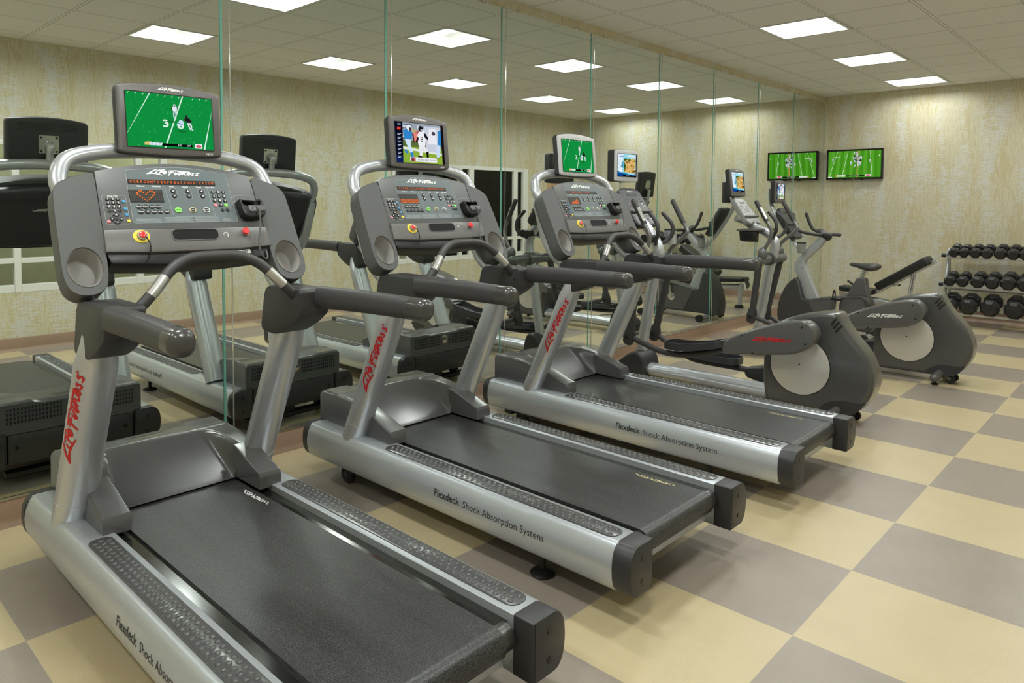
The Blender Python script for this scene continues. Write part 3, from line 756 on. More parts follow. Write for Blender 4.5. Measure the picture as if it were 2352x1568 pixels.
    part('badge_mark', join(*[put(ribbon(pl, .007), fm, 0, .382, .0066) for pl in ([(-.02, -.006), (-.004, .008), (.004, -.004), (.02, .006)], [(-.018, .004), (-.002, .018)])]), DARK, hood)
    fc = part('front_cover', slab(rrect(0, .205, .60, .155, .01), 1.99, 2.055, .008, lambda x, y, d: (x, d, y)), DARK, t)
    for a in (-.26, .26): part('screw', slab(ell(a, .215, .009, .011, 12), 2.055, 2.058, 0, lambda x, y, d: (x, d, y)), BLACK, fc)
    part('front_stand', join(box(-.035, .035, 1.95, 1.99, .035, .15), box(-.30, .30, 1.93, 2.00, .045, .075), box(-.26, .26, 1.90, 1.93, .02, .05)), BLACK, t, bevel=.006)
    for s in (-1, 1):
        w0 = part('front_wheel', lathe([(.02, -.016), (.043, -.016), (.050, -.008), (.050, .008), (.043, .016), (.02, .016)], 22, 'x', (s*.335, 1.80, .050)), RUBBER, t)
        part('wheel_hub', lathe([(.018, -.018), (.018, .018)], 14, 'x', (s*.335, 1.80, .050)), DARK, w0)
        part('wheel_fork', box(s*.335-.03, s*.335+.03, 1.70, 1.82, .085, .125), BLACK, t)
        part('leveling_foot', join(lathe([(.050, 0), (.052, .006), (.045, .014), (.018, .020), (.012, .024)], 22, 'z', (s*.335, .475, 0)), lathe([(.012, .02), (.012, .125)], 12, 'z', (s*.335, .475, 0)), lathe([(.024, .085), (.024, .100)], 6, 'z', (s*.335, .475, 0))), BLACK, t)
    part('underframe', join(box(-.30, .30, .5, .54, .13, .17), box(-.30, .30, 1.60, 1.66, .10, .16), box(-.22, -.18, .5, 1.66, .15, .19), box(.18, .22, .5, 1.66, .15, .19)), BLACK, t)
    # rail lettering (outer left face)
    rm = lambda x, y, d: (-(rail_u(.213+y)+.0008), .705-x, .213+y)
    w1 = text('Flexdeck', .044, bold=.018); w2 = text('Shock Absorption System', .042)
    a1 = max(p[0] for p in w1[0]); a2 = max(p[0] for p in w2[0])
    lt = part('rail_lettering', put(w1, rm, -.215, 0), INK, t); lt.name = 'rail_lettering'
    part('rail_lettering', put(w2, rm, -.215+a1+.022+a2, -.002), INK, t)
    # curved hand-sensor bar under the console
    pb = spline([(-.325, 1.235, 1.075), (-.295, 1.225, 1.105), (-.235, 1.23, 1.165), (-.165, 1.255, 1.235), (-.09, 1.275, 1.268), (0, 1.28, 1.272), (.09, 1.275, 1.268), (.165, 1.255, 1.235), (.235, 1.23, 1.165), (.295, 1.225, 1.105), (.325, 1.235, 1.075)], 5)
    sb = part('sensor_bar', tube(pb, .0195, 16), DARK2, t)
    for i0 in (9, 37):
        seg = pb[i0:i0+5]; part('sensor_grip', tube(seg, .0201, 14), mat('grip_metal', (.55, .54, .52), .34, .8), sb, label='bright metal pulse grip')
    # arched tube that carries the television
    pa = [(-.39, 1.61, 1.475), (-.405, 1.645, 1.545), (-.365, 1.68, 1.620), (-.25, 1.705, 1.655), (-.10, 1.715, 1.668)]
    pa = spline(pa+[(0, 1.715, 1.670)]+[(-x, y, z) for x, y, z in pa[::-1]], 6)
    part('arch_tube', tube(pa, .0295, 18), SILVER2, t, label='arched silver tube')
    neck = part('neck', tube(spline([(tvx, 1.715, 1.66), (tvx, 1.72, 1.72), (tvx, 1.735, 1.765), (tvx, 1.705, 1.783)], 4), .021, 14), SILVER2, t)
    tz = lambda x, y, d: (x+tvx, 1.645-d*.985+y*.10, 1.792+y*.995+d*.1)
    television(t, art, tz, .410, .292, .058, -.172, .164, -.112, .100, bezel or TVB, logo=.098, arch=.020)
    # console
    top = [(-.30+.6*k/12, .040-.044*(1-(2*k/12-1)**2)) for k in range(13)]
    out = [(a, b) for a, b in top]+[(.309, .277), (-.309, .277)]
    con = MB().add(slab(out, -.075, 0, .004, cmap, 0), GREY).build('console', t)
    con['label'] = 'wide grey control console'
    lip = roundpoly([(-.310, .280, 0), (.310, .280, 0), (.316, .366, .0), (.16, .375), (-.16, .375), (-.316, .366)], 0)
    part('console_shelf', slab(lip, -.080, .012, .006, cmap, 0), GREYL, con)
    part('console_base', slab([(-.312, .355), (.312, .355), (.300, .405), (.12, .418), (-.12, .418), (-.300, .405)], -.10, -.004, .006, cmap), BLACK, con)
    sl = rrect(.012, .309, .178, .044, .0215, 7)
    part('storage_slot', loft([[cmap(x, y, .0125) for x, y in sl], [cmap(x, y, .0129) for x, y in sl]]), mat('slot_black', (.004, .004, .0045), .6, spec=.25), con, label='dark oval storage slot')
    part('slot_rim', ring2(rrect(.012, .309, .182, .048, .0235, 7), .003, cmap, .012, .0145), GREYL, con)
    bk = roundpoly([(-.36, .055, .04), (0, .010, .1), (.36, .055, .04), (.34, .30, .05), (.2, .40, .05), (-.2, .40, .05), (-.34, .30, .05)], .04, 6)
    bs = part('back_shell', slab(bk, -.070, -.135, .03, cmap, 0), DARK, con)
    part('back_logo', put(wordmark(.15, 50), lambda x, y, d: cmap(-x, .155-y, -.1358-d)), DISC, con)
    m = MB()
    for i in range(30): m.add(slab([(-.25+.0172*i-.003, .085), (-.25+.0172*i+.003, .085), (-.25+.0172*i+.003, .105), (-.25+.0172*i-.003, .105)], -.134, -.1358, 0, cmap), BLACK)
    m.build('back_vents', con)
    # overlay with its print
    ov = roundpoly([(-.195, .030, .008), (0, .012, .0), (.195, .030, .008), (.203, .253, .012), (-.203, .253, .012)], .01, 5)
    ov = roundpoly([(-.195, .032, .008)]+[(-.14+.07*k, .012+.014*((k-2)/2.)**2, 0) for k in range(5)]+[(.195, .032, .008), (.203, .253, .012), (-.203, .253, .012)], .008, 4)
    part('overlay', slab(ov, 0, .0008, 0, cmap), PANEL, con, label='blue-grey printed overlay')
    pr = MB(); LN = mat('print_line', (.36, .39, .40), .5)
    pr.add(ring2(ov, .0012, cmap, .0008, .0012), LN)
    ip = rrect(-.252, .197, .082, .117, .010)
    pr.add(ring2(ip, .0011, cmap, 0, .0005), LN)
    for pl in ([(-.062, .101), (-.050, .222), (-.044, .228), (.107, .228), (.112, .222), (.105, .101)],): pr.add(put(join(*[ribbon([pl[q], pl[q+1]], .0011) for q in range(len(pl)-1)]), lambda x, y, d: cmap(x, y, .001)), LN)
    for a in (-.033, .023, .078):
        pr.add(ring2(roundpoly([(a-.014, .104), (a+.014, .104), (a+.016, .153), (a-.012, .153)], .0138, 5), .0009, cmap, .0008, .0012), LN)
    for (x0, x1, y0, n) in ((-.19, -.09, .232, 4), (-.085, .02, .230, 5), (.03, .125, .230, 5), (.14, .185, .236, 3)):
        for i in range(n): pr.add(([cmap(a, b, .001) for a, b in ((x0, y0+.0045*i), (x1-.012*(i % 2), y0+.0045*i), (x1-.012*(i % 2), y0+.0045*i+.0014), (x0, y0+.0045*i+.0014))], [(0, 1, 2, 3)]), LN)
    tm = lambda x, y, d=0: cmap(x, -y, .0012+d)
    for s, a, b, z in (('Calories', -.150, .099, .0085), ('Distance', -.092, .099, .0085), ('Time', -.036, .099, .0085), ('Incline', .018, .099, .0085), ('Speed', .071, .099, .0085), ('Heart Rate', .118, .099, .0085), ('iPod / TV', -.256, .1435, .009)): pr.add(put(text(s, z, bold=.02), tm, a, -b), WHITE)
    pr.build('overlay_print', con, flat=True)
    part('logo', put(wordmark(.205, 48), tm, -.015, -.037), WHITE, con, label='white script lettering')
    disp = part('message_display', slab([(-.193, .071), (.142, .071), (.142, .0915), (-.193, .0915)], .0008, .0018, 0, cmap), BLACK, con)
    lt_ = MB(); pit = .325/26
    for i, ch in enumerate(led):
        if ch != ' ': v_, f_ = text(ch, 1.0); hw = max(.25, max(abs(p[0]) for p in v_)); lt_.add(([cmap(-.0255+(i-(len(led)-1)/2)*pit+x/hw*.0040, .0812-y*.0150, .0021) for x, y in v_], f_), LEDO)
    lt_.build('led_text', con, flat=True)['label'] = 'orange glowing display text'
    part('dot_display', slab([(-.198, .114), (-.075, .114), (-.075, .167), (-.198, .167)], .0008, .0018, 0, cmap), BLACK, con)
    on = MB(); off = MB()
    for i in range(15):
        for j in range(7):
            a, b = -.191+.0078*i, .1195+.0070*j
            q = ([cmap(a+x, b+y, .0021) for x, y in ((-.0026, -.0022), (.0026, -.0022), (.0026, .0022), (-.0026, .0022))], [(0, 1, 2, 3)])
            (on.add(q, LEDO) if (i, j) in dots else off.add(q, LEDD))
    on.build('led_dots', con, flat=True); off.build('unlit_dots', con, flat=True)['label'] = 'unlit grey dots'
    lg = MB(); lm = lambda x, y, d=0: cmap(x, -y, .0047+d)
    def dig(s, a, b, z, m=WHITE): lg.add(put(text(s, z, bold=.03), lm, a, -b), m)
    for i, s in enumerate('123456789'):
        a, b = -.275+.0175*(i % 3), .155+.0158*(i//3); key(con, a, b, .0068, 0, BTN, .006, .0038); dig(s, a, b, .0105)
        a, b = .124+.0215*(i % 3), .120+.0195*(i//3); key(con, a, b, .0078, .0008, BTN, .007, .003); dig(s, a, b, .0115)
    for a, b, m in ((-.275, .2025, BTN), (-.2575, .2025, BTN), (-.24, .2025, BTN), (-.221, .164, BLUEK), (-.220, .194, BLUEK), (-.219, .218, BLUEK), (-.216, .243, YELLOW), (-.284, .245, PINKK), (-.256, .2345, BTN)): key(con, a, b, .0068, 0, m, .0058, .0038)
    dig('0', -.2575, .2025, .0105)
    for a, b, rx, ry in ((-.256, .219, .011, .0055), (-.256, .2495, .011, .0055), (-.2715, .2345, .0062, .009), (-.2405, .2345, .0062, .009)): key(con, a, b, rx, 0, BTN, ry, .0038)
    for a, b, s in ((-.256, .219, 1), (-.256, .2495, -1)): lg.add(([cmap(a+x, b+s*y, .0045) for x, y in ((-.004, .002), (.004, .002), (0, -.0025))], [(0, 1, 2)]), WHITE)
    for a, b, s in ((-.2715, .2345, 1), (-.2405, .2345, -1)): lg.add(([cmap(a+s*x, b+y, .0045) for x, y in ((-.002, .003), (-.002, -.003), (.0025, 0))], [(0, 1, 2)]), WHITE)
    for a, b, m in ((.124, .1785, PINKK), (.1455, .1785, BTN), (.167, .1785, GREENK), (.148, .2, BTN), (.169, .2, BTN)): key(con, a, b, .0078, .0008, m, .007, .003)
    dig('0', .1455, .1785, .0115)
    for a in (-.033, .023, .078):
        for k, b in enumerate((.118, .139)):
            key(con, a+.0015*k, b, .0098, .0008, BTN, .0088, .003); s = 1-2*k
            lg.add(([cmap(a+.0015*k+x, b+s*y, .0045) for x, y in ((-.0045, .003), (.0045, .003), (0, -.004))], [(0, 1, 2)]), WHITE)
    for i, s in enumerate(('Manual', 'Fat Burn', 'Cardio', 'Zone Training')):
        a = -.172+.0235*i; key(con, a, .1855, .0105, .0008, BTN, .0090, .003); dig(s, a, .1855, .0044 if len(s) > 8 else .0055)
    for i, s in enumerate(('Random', 'Hill', 'Personal', 'Fit Test', 'Speed')):
        a = -.167+.0235*i; key(con, a, .2065, .0105, .0008, BTN, .0090, .003); dig(s, a, .2065, .0055)
    for a, s, m, tcx in ((-.029, 'Quick Start', GREENK, BTN), (.027, 'Pause', GOLD, BTN), (.082, 'Cool Down', DISC, BTN)):
        key(con, a, .2, .0135, .0008, m, .0115, .0034)
        if m is not GREENK: key(con, a, .2, .0105, .003, BTN, .0085, .0015)
        dig(s, a, .2, .0046, WHITE if m is not GREENK else BTN)
    lg.build('key_lettering', con, flat=True)
    # stop buttons, headphone mark, sticker
    es = part('emergency_ring', slab(ell(-.188, .311, .030, .026, 26), .012, .0145, .001, cmap, 0), YELLOW, con, label='yellow ring round the red key')
    part('emergency_key', lathe([(.0125, 0), (.0125, .0075), (.011, .0085)], 20), BTNRED, con, lambda p: cmap(-.186+p[0], .309+p[1], .0165+p[2]), label='red round emergency key')
    part('key_collar', lathe([(.0185, 0), (.0185, .006), (.0165, .0075), (.013, .0075)], 20), mat('collar_tan', (.34, .28, .22), .35), con, lambda p: cmap(-.186+p[0], .309+p[1], .0145+p[2]))
    part('lanyard', tube(spline([cmap(-.183, .320, .035), cmap(-.170, .35, .030), cmap(-.172, .385, .014), cmap(-.188, .41, -.004)], 5), .0022, 8), BLACK, con)
    part('stop_collar', lathe([(.017, 0), (.0165, .009)], 20), CHROME, con, lambda p: cmap(.213+p[0], .305+p[1], .012+p[2]))
    part('stop_button', lathe([(.0145, 0), (.0145, .006), (.012, .009)], 20), BTNRED, con, lambda p: cmap(.213+p[0], .305+p[1], .020+p[2]), label='red stop button')
    hp = MB(); hm = lambda x, y, d=0: cmap(x, -y, .0126)
    hp.add(put(ribbon([(.132+.0085*cos(a), -.312+.0085*sin(a)) for a in [pi*k/8-.3 for k in range(10)]], .0022), hm), WHITE); hp.add(put(ribbon([(.138, -.318), (.140, -.322)], .003), hm), WHITE); hp.build('headphone_mark', con, flat=True)
    part('sticker', slab([(.150, .378), (.225, .374), (.226, .390), (.151, .394)], -.004, -.0025, 0, cmap), WHITE, con)
    st = MB()
    for i in range(6): st.add(([cmap(.158+.010*i+x, .384-.0006*i+y, -.0022) for x, y in ((0, -.003), (.007, -.003), (.007, .003), (0, .003))], [(0, 1, 2, 3)]), GREYL)
    st.build('sticker_print', con, flat=True)
    for a in (.085, .098, .113): part('jack', slab(ell(a, .392-.06*(a-.085), .003, .003, 8), -.004, -.002, 0, cmap), CHROME, con)
    # device holder and its cable
    ho = roundpoly([(.207, .165, .012), (.226, .165, .01), (.232, .190, .004), (.285, .188, .004), (.288, .165, .008), (.312, .165, .012), (.322, .225, .02), (.300, .248, .015), (.232, .250, .02), (.214, .232, .02)], .01, 4)
    part('device_holder', slab(ho, 0, .040, .012, cmap, 0), BLACK, con, label='black device holder')
    part('holder_front', slab(roundpoly([(.236, .197, .004), (.312, .195, .004), (.312, .225, .012), (.242, .230, .012)], .008, 4), .036, .046, .006, cmap, 0), mat('holder_grey', (.13, .13, .135), .3), con)
    part('cable', tube(spline([cmap(.272, .205, .046), cmap(.275, .225, .054), cmap(.276, .250, .050), cmap(.268, .300, .040), cmap(.252, .36, .030), cmap(.255, .405, .022), cmap(.275, .425, .012), cmap(.292, .410, .002), cmap(.292, .385, -.002)], 5), .0035, 8), mat('cable_grey', (.10, .10, .10), .4), con)
    part('holder_outline', ring2(roundpoly([(.205, .135), (.281, .132), (.298, .185), (.212, .190)], .006, 3), .0012, cmap, 0, .0005), LN, con)
    # ears with cup holders
    for s in (-1, 1):
        oc = [(.302, .040), (.36, .058), (.405, .076), (.432, .094), (.446, .125), (.452, .22), (.456, .36), (.458, .44), (.450, .485), (.425, .512), (.388, .520), (.350, .512), (.325, .488), (.315, .44), (.311, .36), (.307, .20)]
        oc = roundpoly(oc, .045, 3)
        cx, cy = .385, .413
        ang = sorted(set([round(atan2(b-cy, a-cx), 5) for a, b in oc]+[round(-pi+2*pi*k/56, 5) for k in range(56)]))
        def hit(a):
            dx, dy = cos(a), sin(a)
            for i in range(len(oc)):
                p, q = oc[i], oc[(i+1) % len(oc)]; ex, ey = q[0]-p[0], q[1]-p[1]; den = dx*ey-dy*ex
                if abs(den) < 1e-12: continue
                tt = ((p[0]-cx)*ey-(p[1]-cy)*ex)/den; uu = ((p[0]-cx)*dy-(p[1]-cy)*dx)/den
                if tt > 0 and -1e-6 <= uu <= 1+1e-6: return (cx+dx*tt, cy+dy*tt)
            return (cx, cy)
        O = [hit(a) for a in ang]; oi = [(cx+(x-cx)*.985, cy+(y-cy)*.985) for x, y in O]
        def eo(k, rx=.058, ry=.0745): return [(cx+k*cos(a)*rx*ry/hypot(ry*cos(a), rx*sin(a)), cy+k*sin(a)*rx*ry/hypot(ry*cos(a), rx*sin(a))) for a in ang]
        mp = lambda p, c: cmap(s*p[0], p[1], c)
        bkk = [(cx+(x-cx)*.93, cy+(y-cy)*.96) for x, y in O]
        ear = part('console_ear', loft([[mp(p, -.085) for p in bkk], [mp(p, -.070) for p in O], [mp(p, -.004) for p in O], [mp(p, 0) for p in oi], [mp(p, 0) for p in eo(1.0)], [mp(p, -.004) for p in eo(.985)]], True, False), GREY, t, sharp=16)
        part('cup_rim', loft([[mp(p, 0) for p in eo(1.02)], [mp(p, .002) for p in eo(1.0)], [mp(p, .001) for p in eo(.965)], [mp(p, -.006) for p in eo(.955)]], False, False), GREYL, ear)
        part('cup_holder', loft([[mp(p, -.003) for p in eo(.97)], [mp(p, -.05) for p in eo(.93)], [mp((p[0], p[1]+.004), -.080) for p in eo(.84)], [mp((p[0], p[1]+.004), -.084) for p in eo(.5)]], False, True), CUP, ear, label='light grey cup holder')
    return t
treadmill((-1.252, -2.505, 0), 'nearest treadmill, in the left foreground, with a football field on its television', 'field', 'WGBRGOMTOBRPR86SSOOWICKSSM', HEART, True)
treadmill((.054, -2.466, 0), 'middle treadmill of the three, its television showing players running', 'players', 'ESOBEPRESGORQUICKOSTARTES', BARS, tvx=.026)
treadmill((1.409, -2.491, 0), 'farthest treadmill, standing next to the nearer elliptical trainer', 'field', 'OR PRESS QUICK START     ', STEP, False, mat('bezel_silver', (.55, .55, .56), .32), .028)

# ------------------------------------------------------------------ elliptical trainers
def elliptical(loc, label, red, big):
    t = thing('elliptical_trainer', label, 'elliptical trainer', loc, 0, 'elliptical trainers facing the mirror')
    side = lambda x, y, d: (d, x, y)
    S = MB()
    rear = curve2([(-.236, .736), (-.253, .712), (-.275, .668), (-.335, .582), (-.412, .493), (-.456, .403), (-.476, .325), (-.468, .246), (-.437, .175), (-.397, .115), (-.345, .070)], 4)
    topc = curve2([(.262, .365), (.225, .53), (.165, .630), (.05, .690), (-.10, .728), (-.205, .741), (-.236, .736)], 4)
    ho = [(.240, .058), (.262, .20)]+topc[:-1]+rear+[(-.16, .062)]
    sh = part('drive_shroud', slab(ho, -.105, .105, .034, side), ELL, t, label='rounded dark grey drive housing')
    for s in (-1, 1):
        d0, d1 = s*.103, s*.108
        part('disc_gap', slab(ell(0, .352, .208, .208, 48), d0, s*.1062, 0, side), BLACK, sh)
        part('side_disc', slab(ell(0, .352, .203, .203, 48), d0, d1, .002, side, 0), DISC, sh, label='round silver disc')
        part('screw', slab(ell(0, .36, .006, .006, 10), d1-s*.001, d1+s*.0008, 0, side), BLACK, sh)
        for i in range(3):
            a, b = -.018*i, -.022*i
            part('vent_slash', tube(spline([(s*.1005, -.238+a, .712+b), (s*.1050, -.222+a*.9, .690+b), (s*.1065, -.204+a*.8, .660+b)], 4), [(.004, .005)]+[(.004, .0075)]*7+[(.003, .003)], 8, (1, 0, 0)), BLACK, sh)
        part('wheel_arch', slab(curve2([(-.13, .066), (-.17, .115), (-.24, .150), (-.33, .160), (-.425, .158)], 4)+[(-.39, .108), (-.345, .072)], s*.09, s*.1065, 0, side), DARK, sh)
        part('crank', tube([(s*.10, -.09*-s if s < 0 else .08, .36), (s*.20, -.09*-s if s < 0 else .08, .58 if s < 0 else .14)], .03, 12) if False else tube([(s*.105, -.06 if s < 0 else .06, .57 if s < 0 else .14), (s*.235, -.06 if s < 0 else .06, .57 if s < 0 else .14)], .035, 16), DARK, t)
    part('base_rail', tube([(0, .20, .105), (0, .75, .105), (0, 1.27, .105)], (.085, .055), 24, (1, 0, 0)), SILVER2, t, label='broad silver base rail')
    fo = curve2([(1.53, .045), (1.52, .12), (1.43, .205), (1.335, .258), (1.27, .235), (1.235, .14), (1.225, .045)], 4)
    part('front_cover', slab(fo, -.13, .13, .03, side), DARK, t)
    part('front_stabilizer', tube([(-.29, 1.44, .052), (.29, 1.44, .052)], .030, 16, round_end=(True, True)), SILVER2, t)
    for s in (-1, 1):
        part('rubber_foot', lathe([(.028, 0), (.030, .012), (.012, .02), (.012, .04)], 16, 'z', (s*.25, 1.44, 0)), RUBBER, t)
        part('rubber_foot', lathe([(.024, 0), (.026, .012), (.012, .018), (.012, .05)], 16, 'z', (s*.18, -.235, 0)), RUBBER, t)
        part('transport_wheel', lathe([(.012, -.013), (.030, -.013), (.034, -.006), (.034, .006), (.030, .013), (.012, .013)], 18, 'x', (s*.060, -.325, .035)), RUBBER, t)
        part('wheel_bracket', tube([(s*.060, -.26, .075), (s*.060, -.325, .040)], .020, 10), GREYL, t)
    part('rear_stabilizer', tube([(-.205, -.235, .058), (-.10, -.25, .082), (.10, -.25, .082), (.205, -.235, .058)], .034, 18, round_end=(True, True)), ELLC, t)
    # post
    pp = spline([(0, 1.345, .20), (0, 1.285, .55), (0, 1.235, .84), (0, 1.190, 1.03), (0, 1.195, 1.12)]+([(0, 1.265, 1.235), (0, 1.37, 1.34), (0, 1.47, 1.44)] if big else [(0, 1.270, 1.195), (0, 1.42, 1.262), (0, 1.545, 1.37)]), 5)
    part('post', tube(pp, [(.041, .046)]*18+[(.041-.0006*i, .046-.0005*i) for i in range(len(pp)-18)], 22, (1, 0, 0)), SILVER2, t, label='curved silver post')
    ax = part('pivot_axle', tube([(-.275, 1.222, .945), (.275, 1.222, .945)], .046, 20, round_end=(True, True)), mat('pivot_grey', (.14, .145, .145), .28, .3), t)
    part('pivot_hub', tube([(-.07, 1.222, .945), (.07, 1.222, .945)], .062, 20), mat('pivot_grey', (.14, .145, .145), .28, .3), t)
    for s in (-1, 1):
        u = s*.262; L = s < 0
        jl = (1.285, .415) if L else (1.365, .365)
        part('rocker_arm', tube([(u, jl[0], jl[1]), (u, 1.225 if L else 1.235, .93)], .031, 16), DARK2, t)
        j = part('rocker_joint', tube([(u, jl[0]+.012, jl[1]-.045), (u, jl[0], jl[1]), (u, jl[0]-.008, jl[1]+.06)], [.045, .050, .036], 18, round_end=(True, False)), DARK, t)
        part('joint_pin', tube([(u-.055, jl[0], jl[1]-.01), (u+.055, jl[0], jl[1]-.01)], .016, 12), BLACK, j)
        bx = 1.195 if L else 1.250
        part('pivot_ball', join(ellipsoid((u, bx, 1.005), .046, .046, .062, 16, 10)), mat('pivot_grey', (.14, .145, .145), .28, .3), t)
        hp = [(u, bx, 1.03), (u, 1.150, 1.10), (u, 1.118, 1.18), (u, 1.125, 1.245), (u*1.02, 1.160, 1.31)] if L else [(u, bx, 1.03), (u, 1.235, 1.085), (u, 1.150, 1.165), (u, 1.085, 1.225), (u*1.02, 1.085, 1.262), (u*1.02, 1.115, 1.31)]
        hp = spline(hp, 5); part('moving_handle', tube(hp, .0165, 14), mat('handle_steel', (.22, .22, .22), .28, .6), t)
        g0 = hp[-1]; g1 = Vector((u*1.05, 1.262 if L else 1.225, 1.495)); gp = part('handle_grip', tube([g0, (g0+g1)/2, g1], .021, 16, round_end=(False, True)), DARK2, t)
        d = (g1-g0)
        part('pulse_plate', tube([g0+d*.12+Vector((s*.0, -.004, .002)), g0+d*.68+Vector((0, -.004, .002))], .0195, 14), CHROME, gp, label='bright metal pulse plate') if L else None
        # pedal arm, tray and cover
        uc = s*.262
        if L: arm = [(uc, .46, .43), (uc, .62, .372), (uc, .82, .328), (uc, .98, .325), (uc, 1.10, .352), (uc, jl[0], jl[1]-.01)]
        else: arm = [(uc, .30, .165), (uc, .60, .175), (uc, .90, .178), (uc, 1.05, .195), (uc, 1.18, .255), (uc, jl[0], jl[1]-.01)]
        part('pedal_arm', tube(spline(arm, 4), .0225, 14), DARK2, t)
        y0, y1 = (.465, .945) if L else (.590, 1.070)
        zf = (lambda w: .372+.098*max(0, (y1-w)/(y1-y0)-.18)**1.7) if L else (lambda w: .205+.055*max(0, (w-y0)/(y1-y0)-.45)**1.6)
        po = rrect(uc-s*0, (y0+y1)/2, .185, y1-y0, .07, 8)
        dense = []
        for i in range(len(po)):
            p, q = po[i], po[(i+1) % len(po)]; n = max(1, int(hypot(p[0]-q[0], p[1]-q[1])/.03)); dense += [(p[0]+(q[0]-p[0])*k/n, p[1]+(q[1]-p[1])*k/n) for k in range(n)]
        pm = lambda x, y, d: (x, y, zf(y)+d)
        ins = inset(dense, .010)
        rows = MB(); ny = 14
        for i in range(ny):
            pass
        ped = part('pedal', loft([[pm(x, y, .0) for x, y in dense], [pm(x, y, .052) for x, y in dense], [pm(x, y, .055) for x, y in inset(dense, .004)], [pm(x, y, .052) for x, y in ins], [pm(x, y, .012) for x, y in ins]], False, False), mat('pedal_dark', (.040, .040, .044), .30), t)
        q = []
        for i in range(ny+1):
            y = y0+.012+(y1-y0-.024)*i/ny; hw = .083
            dy = min(y-y0, y1-y)
            if dy < .07: hw -= .07-math.sqrt(max(0, .07**2-(.07-dy)**2))
            q.append([(uc-hw, y, zf(y)+.012), (uc+hw, y, zf(y)+.012), (uc+hw, y, zf(y)+.002), (uc-hw, y, zf(y)+.002)])
        part('pedal_floor', loft(q), DARK, ped)
        if L:
            co = curve2([(.492, .468), (.40, .530), (.25, .602), (.08, .662), (-.07, .697), (-.130, .688), (-.170, .645), (-.176, .590), (-.135, .525), (-.04, .468), (.10, .440), (.28, .418), (.470, .390)], 4)
            cv = part('arm_cover', slab(co, -.205, -.310, .020, side), ELLC, t, label='long tapered arm cover')
            part('logo', put(wordmark(.275, 54), lambda x, y, d: (-.3108-d, .120-x*.985, .545+y+x*.10), 0, 0), RED if red else WHITE, cv, label='red script lettering' if red else 'white script lettering')
            for w_, z in ((.33, .548), (-.085, .655), (-.11, .545), (.25, .430)): part('screw', slab(ell(w_, z, .0075, .0075, 12), -.309, -.3112, 0, side), BLACK, cv)
        else:
            co = roundpoly([(.545, .195), (.30, .245), (.02, .215), (-.04, .14), (.02, .075), (.30, .085), (.530, .125)], .03, 5)
            part('arm_cover', slab(co, .205, .310, .015, side), DARK, t)
    # fixed horns, cup, console, television
    for s in (-1, 1):
        part('fixed_handle', tube(spline([(s*.03, 1.20, 1.145), (s*.09, 1.165, 1.175), (s*.115, 1.130, 1.235), (s*.112, 1.140, 1.31), (s*.10, 1.195, 1.375), (s*.098, 1.215, 1.395)], 5), .0165, 14, round_end=(False, True)), DARK2, t)
    if big: O = Vector((0, 1.500, 1.605)); B = Vector((0, 1.285, 1.290)); W0, W1 = .165, .165
    else: O = Vector((0, 1.575, 1.545)); B = Vector((0, 1.385, 1.285)); W0, W1 = .115, .155
    dn = (B-O); Ln = dn.length; dn.normalize(); nn = Vector((0, dn.z, -dn.y))
    if nn.z < 0: nn = -nn
    em = lambda a, b, c=0.0: tuple(O+Vector((1, 0, 0))*a+dn*b+nn*c)
    co = roundpoly([(-W0, .03, .02), (-W0*.6, .0, .04), (W0*.6, .0, .04), (W0, .03, .02), (W1, Ln-.03, .03), (W1-.03, Ln, .02), (-W1+.03, Ln, .02), (-W1, Ln-.03, .03)], .02, 4)
    con = part('console', slab(co, -.055, 0, .010, em), DARK if big else mat('console_silver', (.26, .26, .25), .35), t)
    pn = inset(co, .022)
    part('overlay', slab(pn, 0, .001, 0, em), mat('overlay_dark', (.055, .058, .066), .35) if big else mat('overlay_silver', (.33, .33, .32), .35), con)
    part('message_display', slab(rrect(0, .075, W0*.95, .022, .002, 2), .0008, .002, 0, em), BLACK, con)
    part('picture_display', slab(rrect(0, .155, W0*.62, .060, .002, 2), .0008, .002, 0, em), mat('display_grey', (.035, .04, .042), .2), con)
    part('logo', put(wordmark(.095, 60), lambda x, y, d: em(x, -y, .0022+d), 0, -.040), WHITE, con)
    part('ledge', slab([(-W1*.92, .235), (W1*.92, .235), (W1*.92, .252), (-W1*.92, .252)], 0, .022, .004, em), GREYL, con)
    R = random.Random(4)
    for i in range(4):
        for s in (-1, 1):
            for k in range(2): part('key', slab(ell(s*(W0*.50+.024*k), .115+.024*i, .007, .006, 10), .001, .0035, .001, em, 0), R.choice((BTN, BTN, BTN, PINKK, DISC)), con)
    for i in range(5):
        for k in range(2): part('key', slab(ell(-W1*.55+W1*.28*i, .285+.028*k, .009, .0075, 10), .001, .0035, .001, em, 0), GREENK if (i, k) == (1, 0) else R.choice((BTN, DISC, BTN)), con)
    if big:
        cm = part('cup_holder', lathe([(.040, 0), (.050, .004), (.052, .10), (.052, .125), (.046, .125), (.046, .02)], 24, 'z', (.185, 1.190, 1.135)), SILVER, t, label='silver cup holder')
        part('cup_rim', lathe([(.0535, .118), (.0545, .128), (.046, .128)], 24, 'z', (.185, 1.190, 1.135)), DARK, cm)
        part('cup_bracket', box(-.12, .12, 1.20, 1.27, 1.16, 1.215), BLACK, t, bevel=.01)
        part('cup_bracket', tube([(-.15, 1.24, 1.19), (.10, 1.22, 1.19)], .034, 14), BLACK, t)
    else:
        bx = part('storage_box', slab(roundpoly([(-.19, 1.215), (-.03, 1.215), (-.045, 1.10), (-.17, 1.115)], .02, 4), 1.33, 1.47, .012, lambda x, y, d: (x, d, y)), BLACK, t, label='black accessory box')
